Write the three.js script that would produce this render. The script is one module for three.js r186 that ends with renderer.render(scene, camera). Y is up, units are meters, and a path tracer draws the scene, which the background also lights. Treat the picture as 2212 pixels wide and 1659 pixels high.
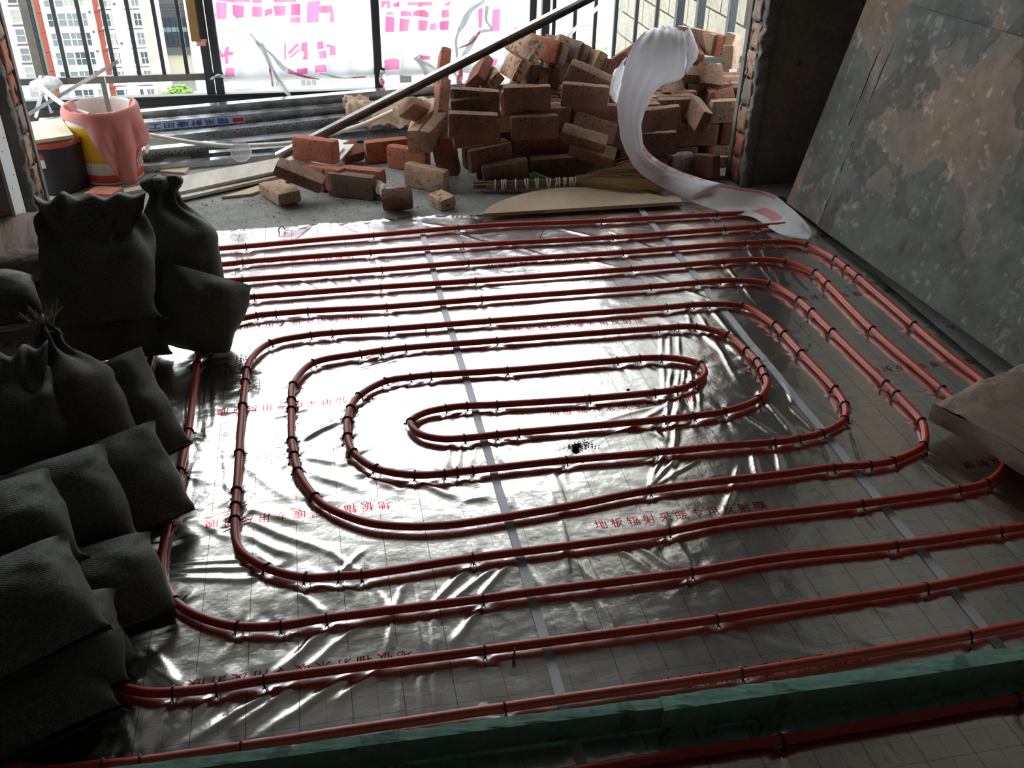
import * as THREE from 'three';
import { RoundedBoxGeometry } from 'three/addons/geometries/RoundedBoxGeometry.js';
import { MarchingCubes } from 'three/addons/objects/MarchingCubes.js';
import { mergeGeometries, mergeVertices } from 'three/addons/utils/BufferGeometryUtils.js';
import { ImprovedNoise } from 'three/addons/math/ImprovedNoise.js';

// ---------------------------------------------------------------- camera, sky, exposure
const scene = new THREE.Scene();
const camera = new THREE.PerspectiveCamera(43.68, 2212 / 1659, 0.05, 600);
{
  const pitch = 32.2226 * Math.PI / 180, yaw = 12.0309 * Math.PI / 180, roll = 1.2793 * Math.PI / 180;
  const fw = new THREE.Vector3(Math.sin(yaw) * Math.cos(pitch), -Math.sin(pitch), -Math.cos(yaw) * Math.cos(pitch));
  const r0 = new THREE.Vector3(Math.cos(yaw), 0, Math.sin(yaw)), u0 = new THREE.Vector3().crossVectors(r0, fw);
  const r = r0.clone().multiplyScalar(Math.cos(roll)).addScaledVector(u0, Math.sin(roll));
  const u = u0.clone().multiplyScalar(Math.cos(roll)).addScaledVector(r0, -Math.sin(roll));
  camera.quaternion.setFromRotationMatrix(new THREE.Matrix4().makeBasis(r, u, fw.clone().negate()));
  camera.position.set(0, 1.513, 0);
  camera.updateMatrixWorld();
}
const renderer = new THREE.WebGLRenderer({ antialias: true });
renderer.toneMapping = THREE.LinearToneMapping;
renderer.toneMappingExposure = 1.0;
renderer.shadowMap.enabled = true;

// an even, bright overcast sky
scene.background = new THREE.Color().setRGB(0.93, 0.98, 1.0);
scene.backgroundIntensity = 4.8;

// ---------------------------------------------------------------- helpers
function rng(seed) { let a = seed >>> 0; return () => { a = (a + 0x6D2B79F5) | 0; let t = Math.imul(a ^ (a >>> 15), 1 | a); t = (t + Math.imul(t ^ (t >>> 7), 61 | t)) ^ t; return ((t ^ (t >>> 14)) >>> 0) / 4294967296; }; }
const perlin = new ImprovedNoise();
const N3 = (x, y, z = 0) => perlin.noise(x + 37.7, y + 91.3, z + 11.1);
const fbm = (x, y, z, o) => { let s = 0, a = 0.5, f = 1; for (let i = 0; i < o; i++) { s += a * N3(x * f, y * f, z * f + i * 7.3); f *= 2.03; a *= 0.5; } return s; };
const clamp = (x, a = 0, b = 1) => Math.min(b, Math.max(a, x));
const sm = (a, b, x) => { const t = clamp((x - a) / (b - a)); return t * t * (3 - 2 * t); };
const mix = (a, b, t) => a + (b - a) * t;
const V = (x, y, z) => new THREE.Vector3(x, y, z);
const M3 = (a) => V(a[0] / 1000, a[1] / 1000, a[2] / 1000);
const names = {};
function numbered(n) { const k = (names[n] = (names[n] ?? -1) + 1); return k ? n + '_' + String(k).padStart(3, '0') : n; }
function tag(o, label, category, group, kind) {
  if (label) o.userData.label = label; if (category) o.userData.category = category;
  if (group) o.userData.group = group; if (kind) o.userData.kind = kind; return o;
}
function thing(name, label, category, group, pos) { const g = new THREE.Group(); g.name = numbered(name); if (pos) g.position.copy(pos); scene.add(g); return tag(g, label, category, group); }
function part(parent, name, geo, mat, label) {
  const m = new THREE.Mesh(geo, mat); m.castShadow = m.receiveShadow = true;
  m.name = parent === scene ? numbered(name) : name; parent.add(m); if (label) m.userData.label = label; return m;
}
function solo(name, geo, mat, label, category, group) { return tag(part(scene, name, geo, mat), label, category, group); }
function struct(name, geo, mat) { const m = new THREE.Mesh(geo, mat); m.castShadow = m.receiveShadow = true; m.name = name; m.userData.kind = 'structure'; scene.add(m); return m; }
// planar uv in metres from each face's main direction
function boxUV(geo, s = 1) {
  const g = geo.index ? geo.toNonIndexed() : geo; g.deleteAttribute('uv');
  const p = g.attributes.position, uv = new Float32Array(p.count * 2), a = V(), b = V(), c = V(), n = V();
  for (let i = 0; i < p.count; i += 3) {
    a.fromBufferAttribute(p, i); b.fromBufferAttribute(p, i + 1); c.fromBufferAttribute(p, i + 2);
    n.copy(b).sub(a).cross(c.clone().sub(a)); const x = Math.abs(n.x), y = Math.abs(n.y), z = Math.abs(n.z);
    [a, b, c].forEach((q, k) => { const [s0, t0] = y >= x && y >= z ? [q.x, q.z] : x >= z ? [q.z, q.y] : [q.x, q.y]; uv[(i + k) * 2] = s0 * s; uv[(i + k) * 2 + 1] = t0 * s; });
  }
  g.setAttribute('uv', new THREE.BufferAttribute(uv, 2)); return g;
}
const strip = (g) => { const h = g.index ? g.toNonIndexed() : g.clone(); for (const k of Object.keys(h.attributes)) if (!['position', 'normal', 'uv'].includes(k)) h.deleteAttribute(k); return h; };
const join = (list) => mergeGeometries(list.map(strip));
function box(w, h, d, x = 0, y = 0, z = 0, s = 1) { return boxUV(new THREE.BoxGeometry(w, h, d).translate(x, y, z), s); }
function rbox(w, h, d, r = 0.004, x = 0, y = 0, z = 0) { return boxUV(new RoundedBoxGeometry(w, h, d, 1, r).translate(x, y, z)); }
function tube(pts, r, seg = 60, rad = 10, closed = false) { return new THREE.TubeGeometry(new THREE.CatmullRomCurve3(pts, closed, 'centripetal'), seg, r, rad, closed); }
// an open pipe with a wall, ends as rings
function pipeGeo(pts, r, wall, seg = 60, rad = 14) {
  const curve = new THREE.CatmullRomCurve3(pts, false, 'centripetal');
  const out = new THREE.TubeGeometry(curve, seg, r, rad), inn = new THREE.TubeGeometry(curve, seg, r - wall, rad);
  const idx = inn.index.array; for (let i = 0; i < idx.length; i += 3) { const t = idx[i]; idx[i] = idx[i + 1]; idx[i + 1] = t; }
  const nn = inn.attributes.normal; for (let i = 0; i < nn.array.length; i++) nn.array[i] *= -1;
  const rings = [0, 1].map((e) => { const t = curve.getTangentAt(e), g = new THREE.RingGeometry(r - wall, r, rad); g.applyQuaternion(new THREE.Quaternion().setFromUnitVectors(V(0, 0, 1), e ? t : t.negate())); const p = curve.getPointAt(e); return g.translate(p.x, p.y, p.z); });
  return join([out, inn, ...rings]);
}
// grid surface from a function (u, v) -> Vector3, uv from a second one
function surf(nu, nv, f, fuv, closeV = false) {
  const pos = [], uv = [], idx = [];
  for (let i = 0; i <= nu; i++) for (let j = 0; j <= nv; j++) { const p = f(i / nu, j / nv); pos.push(p.x, p.y, p.z); const w = fuv ? fuv(i / nu, j / nv, p) : [i / nu, j / nv]; uv.push(w[0], w[1]); }
  for (let i = 0; i < nu; i++) for (let j = 0; j < nv; j++) { const a = i * (nv + 1) + j, b = a + 1, c = a + nv + 1, d = c + 1; idx.push(a, c, b, b, c, d); }
  const g = new THREE.BufferGeometry(); g.setAttribute('position', new THREE.Float32BufferAttribute(pos, 3)); g.setAttribute('uv', new THREE.Float32BufferAttribute(uv, 2)); g.setIndex(idx); g.computeVertexNormals();
  if (closeV) { const n = g.attributes.normal; for (let i = 0; i <= nu; i++) { const a = i * (nv + 1), b = a + nv; const x = n.getX(a) + n.getX(b), y = n.getY(a) + n.getY(b), z = n.getZ(a) + n.getZ(b), l = Math.hypot(x, y, z) || 1; n.setXYZ(a, x / l, y / l, z / l); n.setXYZ(b, x / l, y / l, z / l); } }
  return g;
}
// thin sheet with a real thickness: front, back and rim
function sheet(nu, nv, f, t, fuv) {
  const g = surf(nu, nv, f, fuv), p = g.attributes.position, n = g.attributes.normal, c = p.count, pos = Array.from(p.array), uv = Array.from(g.attributes.uv.array), idx = Array.from(g.index.array);
  for (let i = 0; i < c; i++) { pos.push(p.getX(i) - n.getX(i) * t, p.getY(i) - n.getY(i) * t, p.getZ(i) - n.getZ(i) * t); uv.push(g.attributes.uv.getX(i), g.attributes.uv.getY(i)); }
  const m = idx.length; for (let i = 0; i < m; i += 3) idx.push(idx[i] + c, idx[i + 2] + c, idx[i + 1] + c);
  const rim = []; for (let j = 0; j <= nv; j++) rim.push(j); for (let i = 1; i <= nu; i++) rim.push(i * (nv + 1) + nv); for (let j = nv - 1; j >= 0; j--) rim.push(nu * (nv + 1) + j); for (let i = nu - 1; i >= 0; i--) rim.push(i * (nv + 1));
  for (let k = 0; k + 1 < rim.length; k++) idx.push(rim[k], rim[k + 1], rim[k] + c, rim[k + 1], rim[k + 1] + c, rim[k] + c);
  const h = new THREE.BufferGeometry(); h.setAttribute('position', new THREE.Float32BufferAttribute(pos, 3)); h.setAttribute('uv', new THREE.Float32BufferAttribute(uv, 2)); h.setIndex(idx);
  const flat = h.toNonIndexed(); flat.computeVertexNormals(); h.computeVertexNormals(); return h;
}
function extrude(pts, depth, bevel = 0) { const s = new THREE.Shape(pts.map((p) => new THREE.Vector2(p[0], p[1]))); return new THREE.ExtrudeGeometry(s, { depth, bevelEnabled: bevel > 0, bevelSize: bevel, bevelThickness: bevel, bevelSegments: 1, steps: 1 }); }
// geometry along z from A to B: local z runs from A to B, local y as near to `up` as it can be
function along(geo, A, B, up = V(0, 1, 0)) { const z = B.clone().sub(A).normalize(), x = up.clone().cross(z).normalize(), y = z.clone().cross(x); return geo.applyMatrix4(new THREE.Matrix4().makeBasis(x, y, z).setPosition(A)); }

// ---------------------------------------------------------------- textures
function canvas(w, h, draw) { const c = document.createElement('canvas'); c.width = w; c.height = h; draw(c.getContext('2d'), w, h); return c; }
function ctex(w, h, draw, srgb = true) { const t = new THREE.CanvasTexture(canvas(w, h, draw)); if (srgb) t.colorSpace = THREE.SRGBColorSpace; t.wrapS = t.wrapT = THREE.RepeatWrapping; return t; }
// f(x, y) on a wrapping unit square -> [r, g, b] 0..1 (sRGB) or one number
function dtex(n, f, srgb = true) {
  const d = new Uint8Array(n * n * 4);
  for (let y = 0; y < n; y++) for (let x = 0; x < n; x++) { const c = f(x / n, y / n), k = (y * n + x) * 4, q = typeof c === 'number' ? [c, c, c] : c; for (let i = 0; i < 3; i++) d[k + i] = clamp(q[i]) * 255; d[k + 3] = 255; }
  const t = new THREE.DataTexture(d, n, n); t.magFilter = THREE.LinearFilter; t.minFilter = THREE.LinearMipmapLinearFilter; t.generateMipmaps = true; t.wrapS = t.wrapT = THREE.RepeatWrapping; if (srgb) t.colorSpace = THREE.SRGBColorSpace; t.needsUpdate = true; return t;
}
// noise that wraps with period 1 (torus embedding in value lattice)
function lattice(seed, n) { const r = rng(seed), a = new Float32Array(n * n); for (let i = 0; i < n * n; i++) a[i] = r() * 2 - 1; return (x, y) => { const X = x * n, Y = y * n, i = Math.floor(X), j = Math.floor(Y), u = X - i, v = Y - j, s = u * u * (3 - 2 * u), t = v * v * (3 - 2 * v), w = (k) => ((k % n) + n) % n; return mix(mix(a[w(j) * n + w(i)], a[w(j) * n + w(i + 1)], s), mix(a[w(j + 1) * n + w(i)], a[w(j + 1) * n + w(i + 1)], s), t); }; }
function octaves(seed, n0, o) { const l = []; for (let i = 0; i < o; i++) l.push(lattice(seed + i * 13, n0 << i)); return (x, y) => { let s = 0, a = 0.5; for (const f of l) { s += a * f(x, y); a *= 0.55; } return s; }; }
const rep = (t, x, y) => { const c = t.clone(); c.repeat.set(x, y); c.needsUpdate = true; return c; };
const mat = (o) => new THREE.MeshStandardMaterial(o), phys = (o) => new THREE.MeshPhysicalMaterial(o);
const rgb = (r, g, b) => new THREE.Color().setRGB(r, g, b);
// ---------------------------------------------------------------- measured tables
// measured in millimetres; converted to metres below
const PIPE = {
  coil: [[1709,-1729,0], [1602,-1660,1], [1514,-1648,1], [1242,-1639,1], [890,-1640,0], [735,-1625,1], [493,-1617,0], [262,-1616,1], [10,-1606,1], [-40,-1611,1], [-112,-1619,1], [-196,-1665,1], [-259,-1741,0], [-274,-1849,1], [-274,-1902,1], [-274,-1960,1], [-274,-2119,1], [-273,-2344,1], [-270,-2472,1], [-268,-2540,1], [-251,-2617,0], [-201,-2691,1], [-76,-2722,1], [-9,-2725,1], [170,-2721,1], [500,-2721,1], [1108,-2719,1], [1203,-2722,1], [1260,-2718,1], [1368,-2688,1], [1422,-2545,1], [1426,-2481,1], [1427,-2358,1], [1431,-2144,1], [1419,-2060,1], [1381,-1991,1], [1285,-1939,1], [1211,-1926,1], [1137,-1922,1], [1007,-1929,0], [809,-1932,1], [563,-1939,1], [362,-1939,0], [315,-1939,1], [275,-1940,1], [242,-1938,1], [167,-1945,1], [72,-1990,1], [19,-2070,1], [8,-2146,1], [12,-2223,1], [24,-2281,1], [51,-2340,1], [133,-2407,1], [207,-2417,1], [269,-2418,1], [498,-2408,1], [841,-2408,1], [914,-2409,1], [981,-2401,1], [1036,-2384,0], [1086,-2343,1], [1080,-2288,0], [1021,-2237,1], [963,-2218,1], [896,-2214,1], [701,-2215,1], [433,-2229,1], [348,-2238,1], [287,-2236,1], [221,-2220,0], [183,-2186,1], [199,-2125,0], [252,-2091,0], [316,-2083,1], [406,-2084,1], [466,-2084,1], [879,-2077,1], [966,-2079,1], [1061,-2086,1], [1184,-2131,1], [1246,-2206,0], [1255,-2242,1], [1264,-2288,1], [1267,-2335,1], [1262,-2402,1], [1240,-2504,1], [1159,-2572,1], [1100,-2582,1], [1034,-2583,1], [500,-2590,1], [212,-2592,1], [139,-2588,1], [71,-2579,1], [-72,-2547,1], [-133,-2432,1], [-139,-2352,1], [-139,-2301,1], [-139,-2152,1], [-134,-2085,1], [-125,-2014,1], [-85,-1902,1], [-61,-1861,0], [31,-1784,0], [123,-1751,0], [217,-1739,0], [315,-1741,0], [529,-1757,0], [738,-1781,1], [1107,-1786,0], [1242,-1789,1], [1344,-1783,1], [1413,-1789,1], [1533,-1838,1], [1570,-1889,0], [1593,-1945,1], [1599,-2089,1], [1597,-2146,1], [1590,-2471,1], [1587,-2613,1], [1580,-2700,1], [1533,-2834,1], [1438,-2875,1], [1365,-2884,1], [1278,-2882,1], [1102,-2878,1], [501,-2880,1], [177,-2875,1], [-81,-2888,1], [-185,-2886,1], [-247,-2882,1], [-341,-2847,1], [-387,-2794,0], [-412,-2660,1], [-415,-2597,1], [-410,-2241,1], [-417,-2065,1], [-426,-1888,1], [-428,-1859,1], [-428,-1735,0], [-421,-1677,0], [-389,-1597,1], [-330,-1538,0], [-254,-1498,1], [-165,-1484,1], [-71,-1488,1], [263,-1485,1], [359,-1486,0], [738,-1484,1], [948,-1493,0], [1244,-1484,1], [1521,-1488,1], [1589,-1490,0]],
  P1: [[-615,-3426,0], [-408,-3442,0], [-299,-3448,1], [-9,-3469,0], [180,-3478,1], [354,-3491,0], [515,-3502,1], [676,-3505,0], [1094,-3482,1], [1586,-3476,1], [1775,-3472,0], [1902,-3479,0]],
  P2: [[-570,-3295,0], [-342,-3303,0], [-306,-3309,1], [156,-3323,1], [507,-3330,1], [1093,-3317,1], [1561,-3327,1], [1700,-3331,1], [1916,-3334,0]],
  P3top: [[-301,-3160,1], [186,-3168,1], [503,-3176,1], [1091,-3175,1], [1585,-3183,1], [1658,-3180,1], [1726,-3176,1], [1822,-3129,1], [1869,-2992,1], [1876,-2913,1], [1879,-2834,1], [1883,-2469,1], [1886,-2273,0], [1897,-2114,0]],
  P4top: [[-336,-3018,0], [-308,-3020,1], [-257,-3020,1], [171,-3026,1], [504,-3023,1], [1080,-3028,1], [1436,-3036,1], [1544,-3037,1], [1669,-2999,1], [1739,-2895,1], [1741,-2800,1], [1729,-2462,1], [1748,-2090,1]],
  P15: [[-503,-1409,0], [-474,-1382,1], [-422,-1356,0], [-368,-1346,1], [-287,-1341,1], [-197,-1345,1], [241,-1341,1], [740,-1338,1], [879,-1341,0], [1238,-1344,1], [1489,-1358,0]],
  P16: [[-603,-1216,0], [-475,-1201,1], [-410,-1196,1], [-235,-1195,1], [254,-1194,1], [735,-1190,1], [1248,-1198,1], [1379,-1204,0]],
  P17: [[436,-1034,0], [642,-1032,0], [746,-1028,1], [1244,-1033,1]],
};
// kind, centre (mm), turn as a quaternion x1000, tone, label
const BRICKS = [
  ['205x102x50', [-10,133,-4168], [-8,-256,1,967], 'orange', 'bright orange brick on edge, top of the loose bricks at the left'],
  ['205x102x50', [-45,32,-4132], [-16,-393,-7,919], 'brown', 'brown brick standing on edge right under the topmost loose brick'],
  ['205x50x102', [-86,96,-3954], [33,-88,-197,976], 'brown', 'brown brick tilted like a ramp, lowest at the left of the loose group'],
  ['102x50x205', [-177,13,-3991], [-35,214,-7,976], 'tan', 'tan brick lying flat with its end to the room, leftmost on the concrete'],
  ['205x102x50', [129,32,-3977], [-10,-217,-6,976], 'burnt', 'smoke blackened brick on edge at the front, left of the glove'],
  ['205x102x50', [180,36,-4032], [-11,-293,31,955], 'orange', 'orange brick on edge close behind the smoke blackened brick'],
  ['205x102x50', [19,38,-4073], [-23,-344,32,938], 'orange', 'orange brick wedged behind the brown one, carrying the topmost loose brick'],
  ['102x50x102', [145,27,-4425], [175,192,32,965], 'red', 'half hidden red brick by the white tile offcuts'],
  ['205x102x50', [313,34,-4412], [3,79,7,997], 'orange', 'orange brick on edge far back in front of the steel channels'],
  ['205x102x50', [404,33,-4283], [-8,-306,2,952], 'orange', 'orange brick with a hairline crack on top, in front of the far orange one'],
  ['50x102x205', [433,155,-4194], [-68,-124,11,990], 'tan', 'tan brick end standing upright on the cracked orange brick'],
  ['50x102x205', [509,206,-4121], [107,-290,1,951], 'brown', 'brown brick end standing close beside the upright tan end'],
  ['205x102x50', [462,225,-4366], [274,256,-329,867], 'pale', 'pale dusty brick tipped upward on the left shoulder of the pile'],
  ['50x102x205', [562,284,-4287], [263,-62,-142,952], 'red', 'dark red brick end just under the tipped pale dusty brick'],
  ['102x205x50', [555,97,-4130], [159,-227,54,959], 'red', 'speckled red brick leaning upright at the left foot of the pile'],
  ['205x102x50', [455,32,-4025], [3,-338,-9,941], 'pale', 'pale speckled brick on edge between glove and brick pile'],
  ['127x50x102', [302,39,-3772], [-437,-46,2,898], 'brown', 'short brown brick behind the glove'],
  ['75x50x100', [492,10,-3805], [19,218,60,974], 'speckled', 'broken speckled brick lump with a hollow, alone on the concrete'],
  ['127x50x102', [-895,8,-4072], [-32,-180,13,983], 'orange', 'small orange brick piece in front of the yellow bucket'],
  ['50x102x205', [511,200,-4365], [-503,203,-350,764], 'pale', 'pale brick tilted at the upper left edge of the stack beside the kraft paper'],
  ['50x102x205', [603,350,-4539], [412,-77,-88,904], 'orange', 'small orange brick tip showing above the kraft paper'],
  ['205x102x50', [657,350,-3947], [3,-8,49,999], 'brown', 'upper left front brick of the stack, with a gap yawning behind its top'],
  ['205x102x50', [656,377,-3961], [9,-93,-24,995], 'brown', 'brick angled behind the upper left front brick, opening a wedge'],
  ['205x102x50', [633,309,-3856], [11,-74,-17,997], 'brown', 'brick under the angled one, only its light left edge showing'],
  ['205x102x50', [672,227,-4008], [1,-7,53,999], 'brown', 'second front brick from the top at the left edge of the stack'],
  ['205x102x50', [738,104,-4053], [11,136,42,990], 'brown', 'third front brick down at the left of the stack, pale left end'],
  ['205x102x50', [724,111,-4075], [21,73,38,996], 'brown', 'brick right behind the third front brick, its end showing at left'],
  ['205x102x50', [958,101,-4135], [14,17,13,1000], 'brown', 'brick right of the third front brick in the lower stack'],
  ['205x102x50', [922,250,-3983], [-3,-83,26,996], 'brown', 'brick under the brick with the black scorch mark'],
  ['205x102x50', [888,343,-4034], [-4,-84,21,996], 'scorched', 'brick with a black scorch mark in the top row of the stack'],
  ['205x102x50', [896,363,-4029], [-15,-74,17,997], 'brown', 'brick with a dusty top right behind the scorched one'],
  ['205x102x50', [800,47,-3995], [58,-21,71,996], 'brown', 'bottom row brick at the left foot of the stack'],
  ['205x102x50', [1027,38,-4054], [23,-55,33,998], 'brown', 'bottom row brick behind the green foam wedge'],
  ['205x102x50', [1223,192,-4100], [-228,3,-165,960], 'brown', 'large tilted brick face in the middle of the pile, left of the white foam'],
  ['205x50x102', [1145,191,-3977], [88,-188,-100,973], 'brown', 'narrow tilted brick under the large tilted face'],
  ['205x50x102', [1179,139,-3947], [132,-181,-90,971], 'brown', 'lower of two narrow tilted bricks, just above the broom'],
  ['205x102x50', [1153,361,-4029], [4,-123,-27,992], 'brown', 'brick with a light top edge just left of the white foam curl'],
  ['205x102x50', [1206,399,-4163], [238,-197,-138,941], 'brown', 'sloping dark brick above the brick with the light top edge'],
  ['50x102x205', [1027,473,-4470], [-46,224,-181,957], 'grey', 'grey brick end, first in the leaning row on top of the pile'],
  ['50x102x205', [1037,477,-4403], [-54,298,-151,941], 'orange', 'orange brick end, second in the leaning row on top of the pile'],
  ['50x102x205', [1071,469,-4404], [-48,294,-167,940], 'brown', 'brown brick end, third in the leaning row on top of the pile'],
  ['102x205x50', [1139,425,-4404], [-166,52,-177,969], 'tan', 'tan brick at the very back of the leaning row, under the thin rod'],
  ['50x102x205', [1151,463,-4444], [-55,304,-156,938], 'grey', 'grey narrow brick end in the middle of the leaning row'],
  ['50x102x205', [1181,445,-4433], [-83,296,-217,926], 'brown', 'brown brick end right of the narrow grey one in the leaning row'],
  ['50x102x205', [1274,415,-4391], [-104,56,-256,959], 'tan', 'tan brick end with a light left side near the right of the leaning row'],
  ['50x102x205', [1324,378,-4367], [-124,-15,-218,968], 'brown', 'last brick end at the right of the leaning row beside the foam curl'],
  ['102x50x205', [1469,384,-4552], [-236,260,235,906], 'red', 'red brick corner poking out behind the foam curl'],
  ['50x102x205', [745,382,-4368], [174,-141,-349,910], 'red', 'tilted brick with a pale upper face, lowest step at the left of the pile top'],
  ['50x102x205', [803,350,-4386], [-33,-32,-379,924], 'speckled', 'tilted brick with a dark stain on its pale face, second step up'],
  ['50x102x205', [903,410,-4335], [-48,35,-257,964], 'speckled', 'speckled brick leaning under the topmost tilted brick'],
  ['50x102x205', [935,519,-4276], [-25,201,-343,917], 'speckled', 'large speckled brick on top of the pile, touching the steel pole'],
  ['50x102x205', [982,424,-4408], [194,33,-41,979], 'brown', 'brown brick end squeezed behind the leaning speckled brick'],
  ['50x102x205', [1005,336,-4419], [-141,164,-77,973], 'brown', 'dark brick end below the grey end of the leaning row'],
  ['50x102x205', [1101,356,-4437], [16,-46,-28,998], 'brown', 'dark brick end in shadow below the orange end of the leaning row'],
  ['50x102x205', [1885,426,-4717], [-10,123,-79,989], 'pale', 'pink brick end beside the folded tip of the white foam'],
  ['50x102x205', [1830,401,-4557], [151,-2,-86,985], 'red', 'dark red brick under the pink brick end'],
  ['50x102x205', [1862,447,-4614], [-43,258,-115,958], 'brown', 'brown brick end left in the group by the right pier'],
  ['50x102x205', [1891,447,-4581], [-15,162,-46,986], 'tan', 'tan brick end in the middle of the group by the right pier'],
  ['50x102x205', [1919,446,-4551], [-23,164,-56,985], 'orange', 'orange brick edge right of the tan end by the right pier'],
  ['50x102x205', [2014,445,-4524], [-63,-286,-137,946], 'pale', 'pale leaning brick end near the right pier'],
  ['205x102x50', [1903,453,-4246], [-85,471,-66,875], 'pale', 'brick with a light end and light top, touching the right pier'],
  ['127x102x50', [1875,337,-4392], [-227,176,-73,955], 'brown', 'dark brick below the group of ends by the right pier'],
  ['127x50x102', [1770,336,-4425], [145,38,-65,987], 'brown', 'short flat brick below the folded tip of the foam'],
  ['205x102x50', [1468,266,-3967], [-9,-111,71,991], 'brown', 'upper of two wide bricks framed by the foam curl'],
  ['205x102x50', [1469,148,-3983], [-5,-54,47,997], 'brown', 'lower of two wide bricks framed by the foam curl'],
  ['205x102x50', [1705,242,-4091], [-70,-704,-146,692], 'brown', 'large slanted brick right of the two wide framed bricks'],
  ['50x102x205', [1860,218,-4323], [90,-39,-105,990], 'brown', 'brick end leaning behind the large slanted brick'],
  ['50x102x205', [1716,99,-4238], [80,97,-36,991], 'brown', 'steep brick below the large slanted brick'],
  ['50x102x205', [1822,88,-4269], [29,26,-135,990], 'brown', 'dim brick end low between the slanted bricks and the right pier'],
  ['50x102x205', [1677,300,-4343], [185,-306,164,919], 'brown', 'rounded brick above the upper wide framed brick'],
  ['127x102x50', [1873,263,-4212], [-210,208,75,952], 'red', 'reddish brick tucked against the right pier halfway up'],
  ['127x102x50', [1900,145,-4212], [31,126,60,990], 'brown', 'brown brick leaning on the right pier low down'],
  ['102x50x102', [1675,279,-4417], [-94,246,3,965], 'brown', 'small brick end just under the foam fold'],
  ['127x102x50', [1623,32,-4031], [-18,175,-14,984], 'grey', 'grey brick in the bottom row under the foam curve'],
  ['127x102x50', [1729,42,-3964], [-60,-545,80,832], 'red', 'red brick right of the grey one in the bottom row'],
  ['127x102x50', [1493,39,-4004], [-3,-134,67,989], 'brown', 'brick half covered by the foam curve in the bottom row'],
  ['102x50x205', [1769,30,-4061], [-110,214,-35,970], 'pale', 'pale broken brick at the foot of the right pier'],
];
// bottom, top, half width (mm), half thickness, end, label
const SACKS = [
  [[-635,200,-2561], [-630,485,-2681], 150, 100, 'fold', 'upright green sack with a folded over dark top, left of the pair by the opening'],
  [[-641,30,-2645], [-643,215,-2745], 150, 110, 'flat', 'green sack standing on the pipes under the left upright sack'],
  [[-451,130,-2815], [-478,484,-2935], 130, 95, 'knob', 'upright green sack with a twisted knob top, tallest of all the sacks'],
  [[-441,30,-2667], [-358,228,-2767], 125, 100, 'flat', 'green sack with one corner poking right, under the knotted upright sack'],
  [[-595,60,-1950], [-682,387,-2200], 125, 100, 'tuft', 'green sack leaning in the dark left pile, tied with a frayed pale tuft'],
  [[-496,30,-2080], [-601,236,-2220], 120, 90, 'flat', 'green sack behind the frayed tuft sack, its corner over the foil'],
  [[-487,20,-1829], [-563,181,-1969], 130, 90, 'flat', 'green sack lowest under the frayed tuft sack, corner touching the foil'],
  [[-717,160,-1933], [-756,340,-2073], 110, 90, 'fold', 'green sack with a tall folded flap at the left picture edge'],
  [[-564,80,-1689], [-630,239,-1829], 115, 100, 'flat', 'plump green sack below the tall folded flap sack at the left'],
  [[-625,200,-1495], [-696,313,-1635], 120, 100, 'flat', 'green sack nearest the left edge, below the flap sack in shadow'],
  [[-492,20,-1524], [-539,118,-1664], 115, 90, 'flat', 'green sack on the foil with a square corner beside the outer pipe bend'],
  [[-548,50,-1341], [-575,156,-1481], 105, 90, 'flat', 'rounded green sack near the camera at lower left, in front of the square cornered one'],
  [[-564,180,-1306], [-642,284,-1446], 125, 100, 'flat', 'green sack with a loose thread at its corner, lower left in shadow'],
  [[-496,20,-1426], [-507,100,-1438], 50, 40, 'flat', 'small end of a dark sack beside the pipe bend at lower left'],
  [[-569,30,-1256], [-634,43,-1396], 125, 100, 'flat', 'crumpled dark sack nearest the camera at the lower left corner'],
  [[-908,200,-2584], [-949,264,-2724], 100, 90, 'flat', 'dark sack cut by the left picture edge beside the frayed tuft'],
];
const FOAM_EDGES = [[[1850,8,-3173],[1903,10,-3238]], [[1766,10,-3236],[1896,30,-3300]], [[1722,12,-3425],[1880,50,-3438]], [[1644,12,-3482],[1830,70,-3530]], [[1578,12,-3554],[1701,90,-3561]], [[1523,15,-3644],[1635,100,-3593]], [[1400,59,-3740],[1573,69,-3800]], [[1317,123,-3740],[1451,123,-3820]], [[1271,184,-3740],[1378,185,-3840]], [[1236,260,-3740],[1366,240,-3850]], [[1223,335,-3750],[1365,307,-3860]], [[1217,394,-3760],[1384,361,-3860]], [[1229,471,-3770],[1426,431,-3860]], [[1251,570,-3790],[1514,480,-3830]], [[1281,624,-3810],[1520,533,-3820]], [[1328,660,-3840],[1513,607,-3820]], [[1372,659,-3900],[1519,644,-3860]]];
const FOAM_FOLD = [[[1521,656,-3880],[1556,668,-3930]], [[1517,630,-3840],[1567,632,-3900]], [[1514,598,-3820],[1587,579,-3880]], [[1515,558,-3810],[1578,546,-3860]], [[1514,501,-3820],[1533,498,-3840]]];
const FOAM_LOOP = [[[1273,564,-3860],[1259,541,-3880]], [[1243,515,-3880],[1282,509,-3900]], [[1226,464,-3890],[1279,451,-3920]], [[1222,419,-3890],[1277,401,-3920]], [[1229,386,-3880],[1276,366,-3910]], [[1258,362,-3860],[1284,361,-3880]]];
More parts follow.
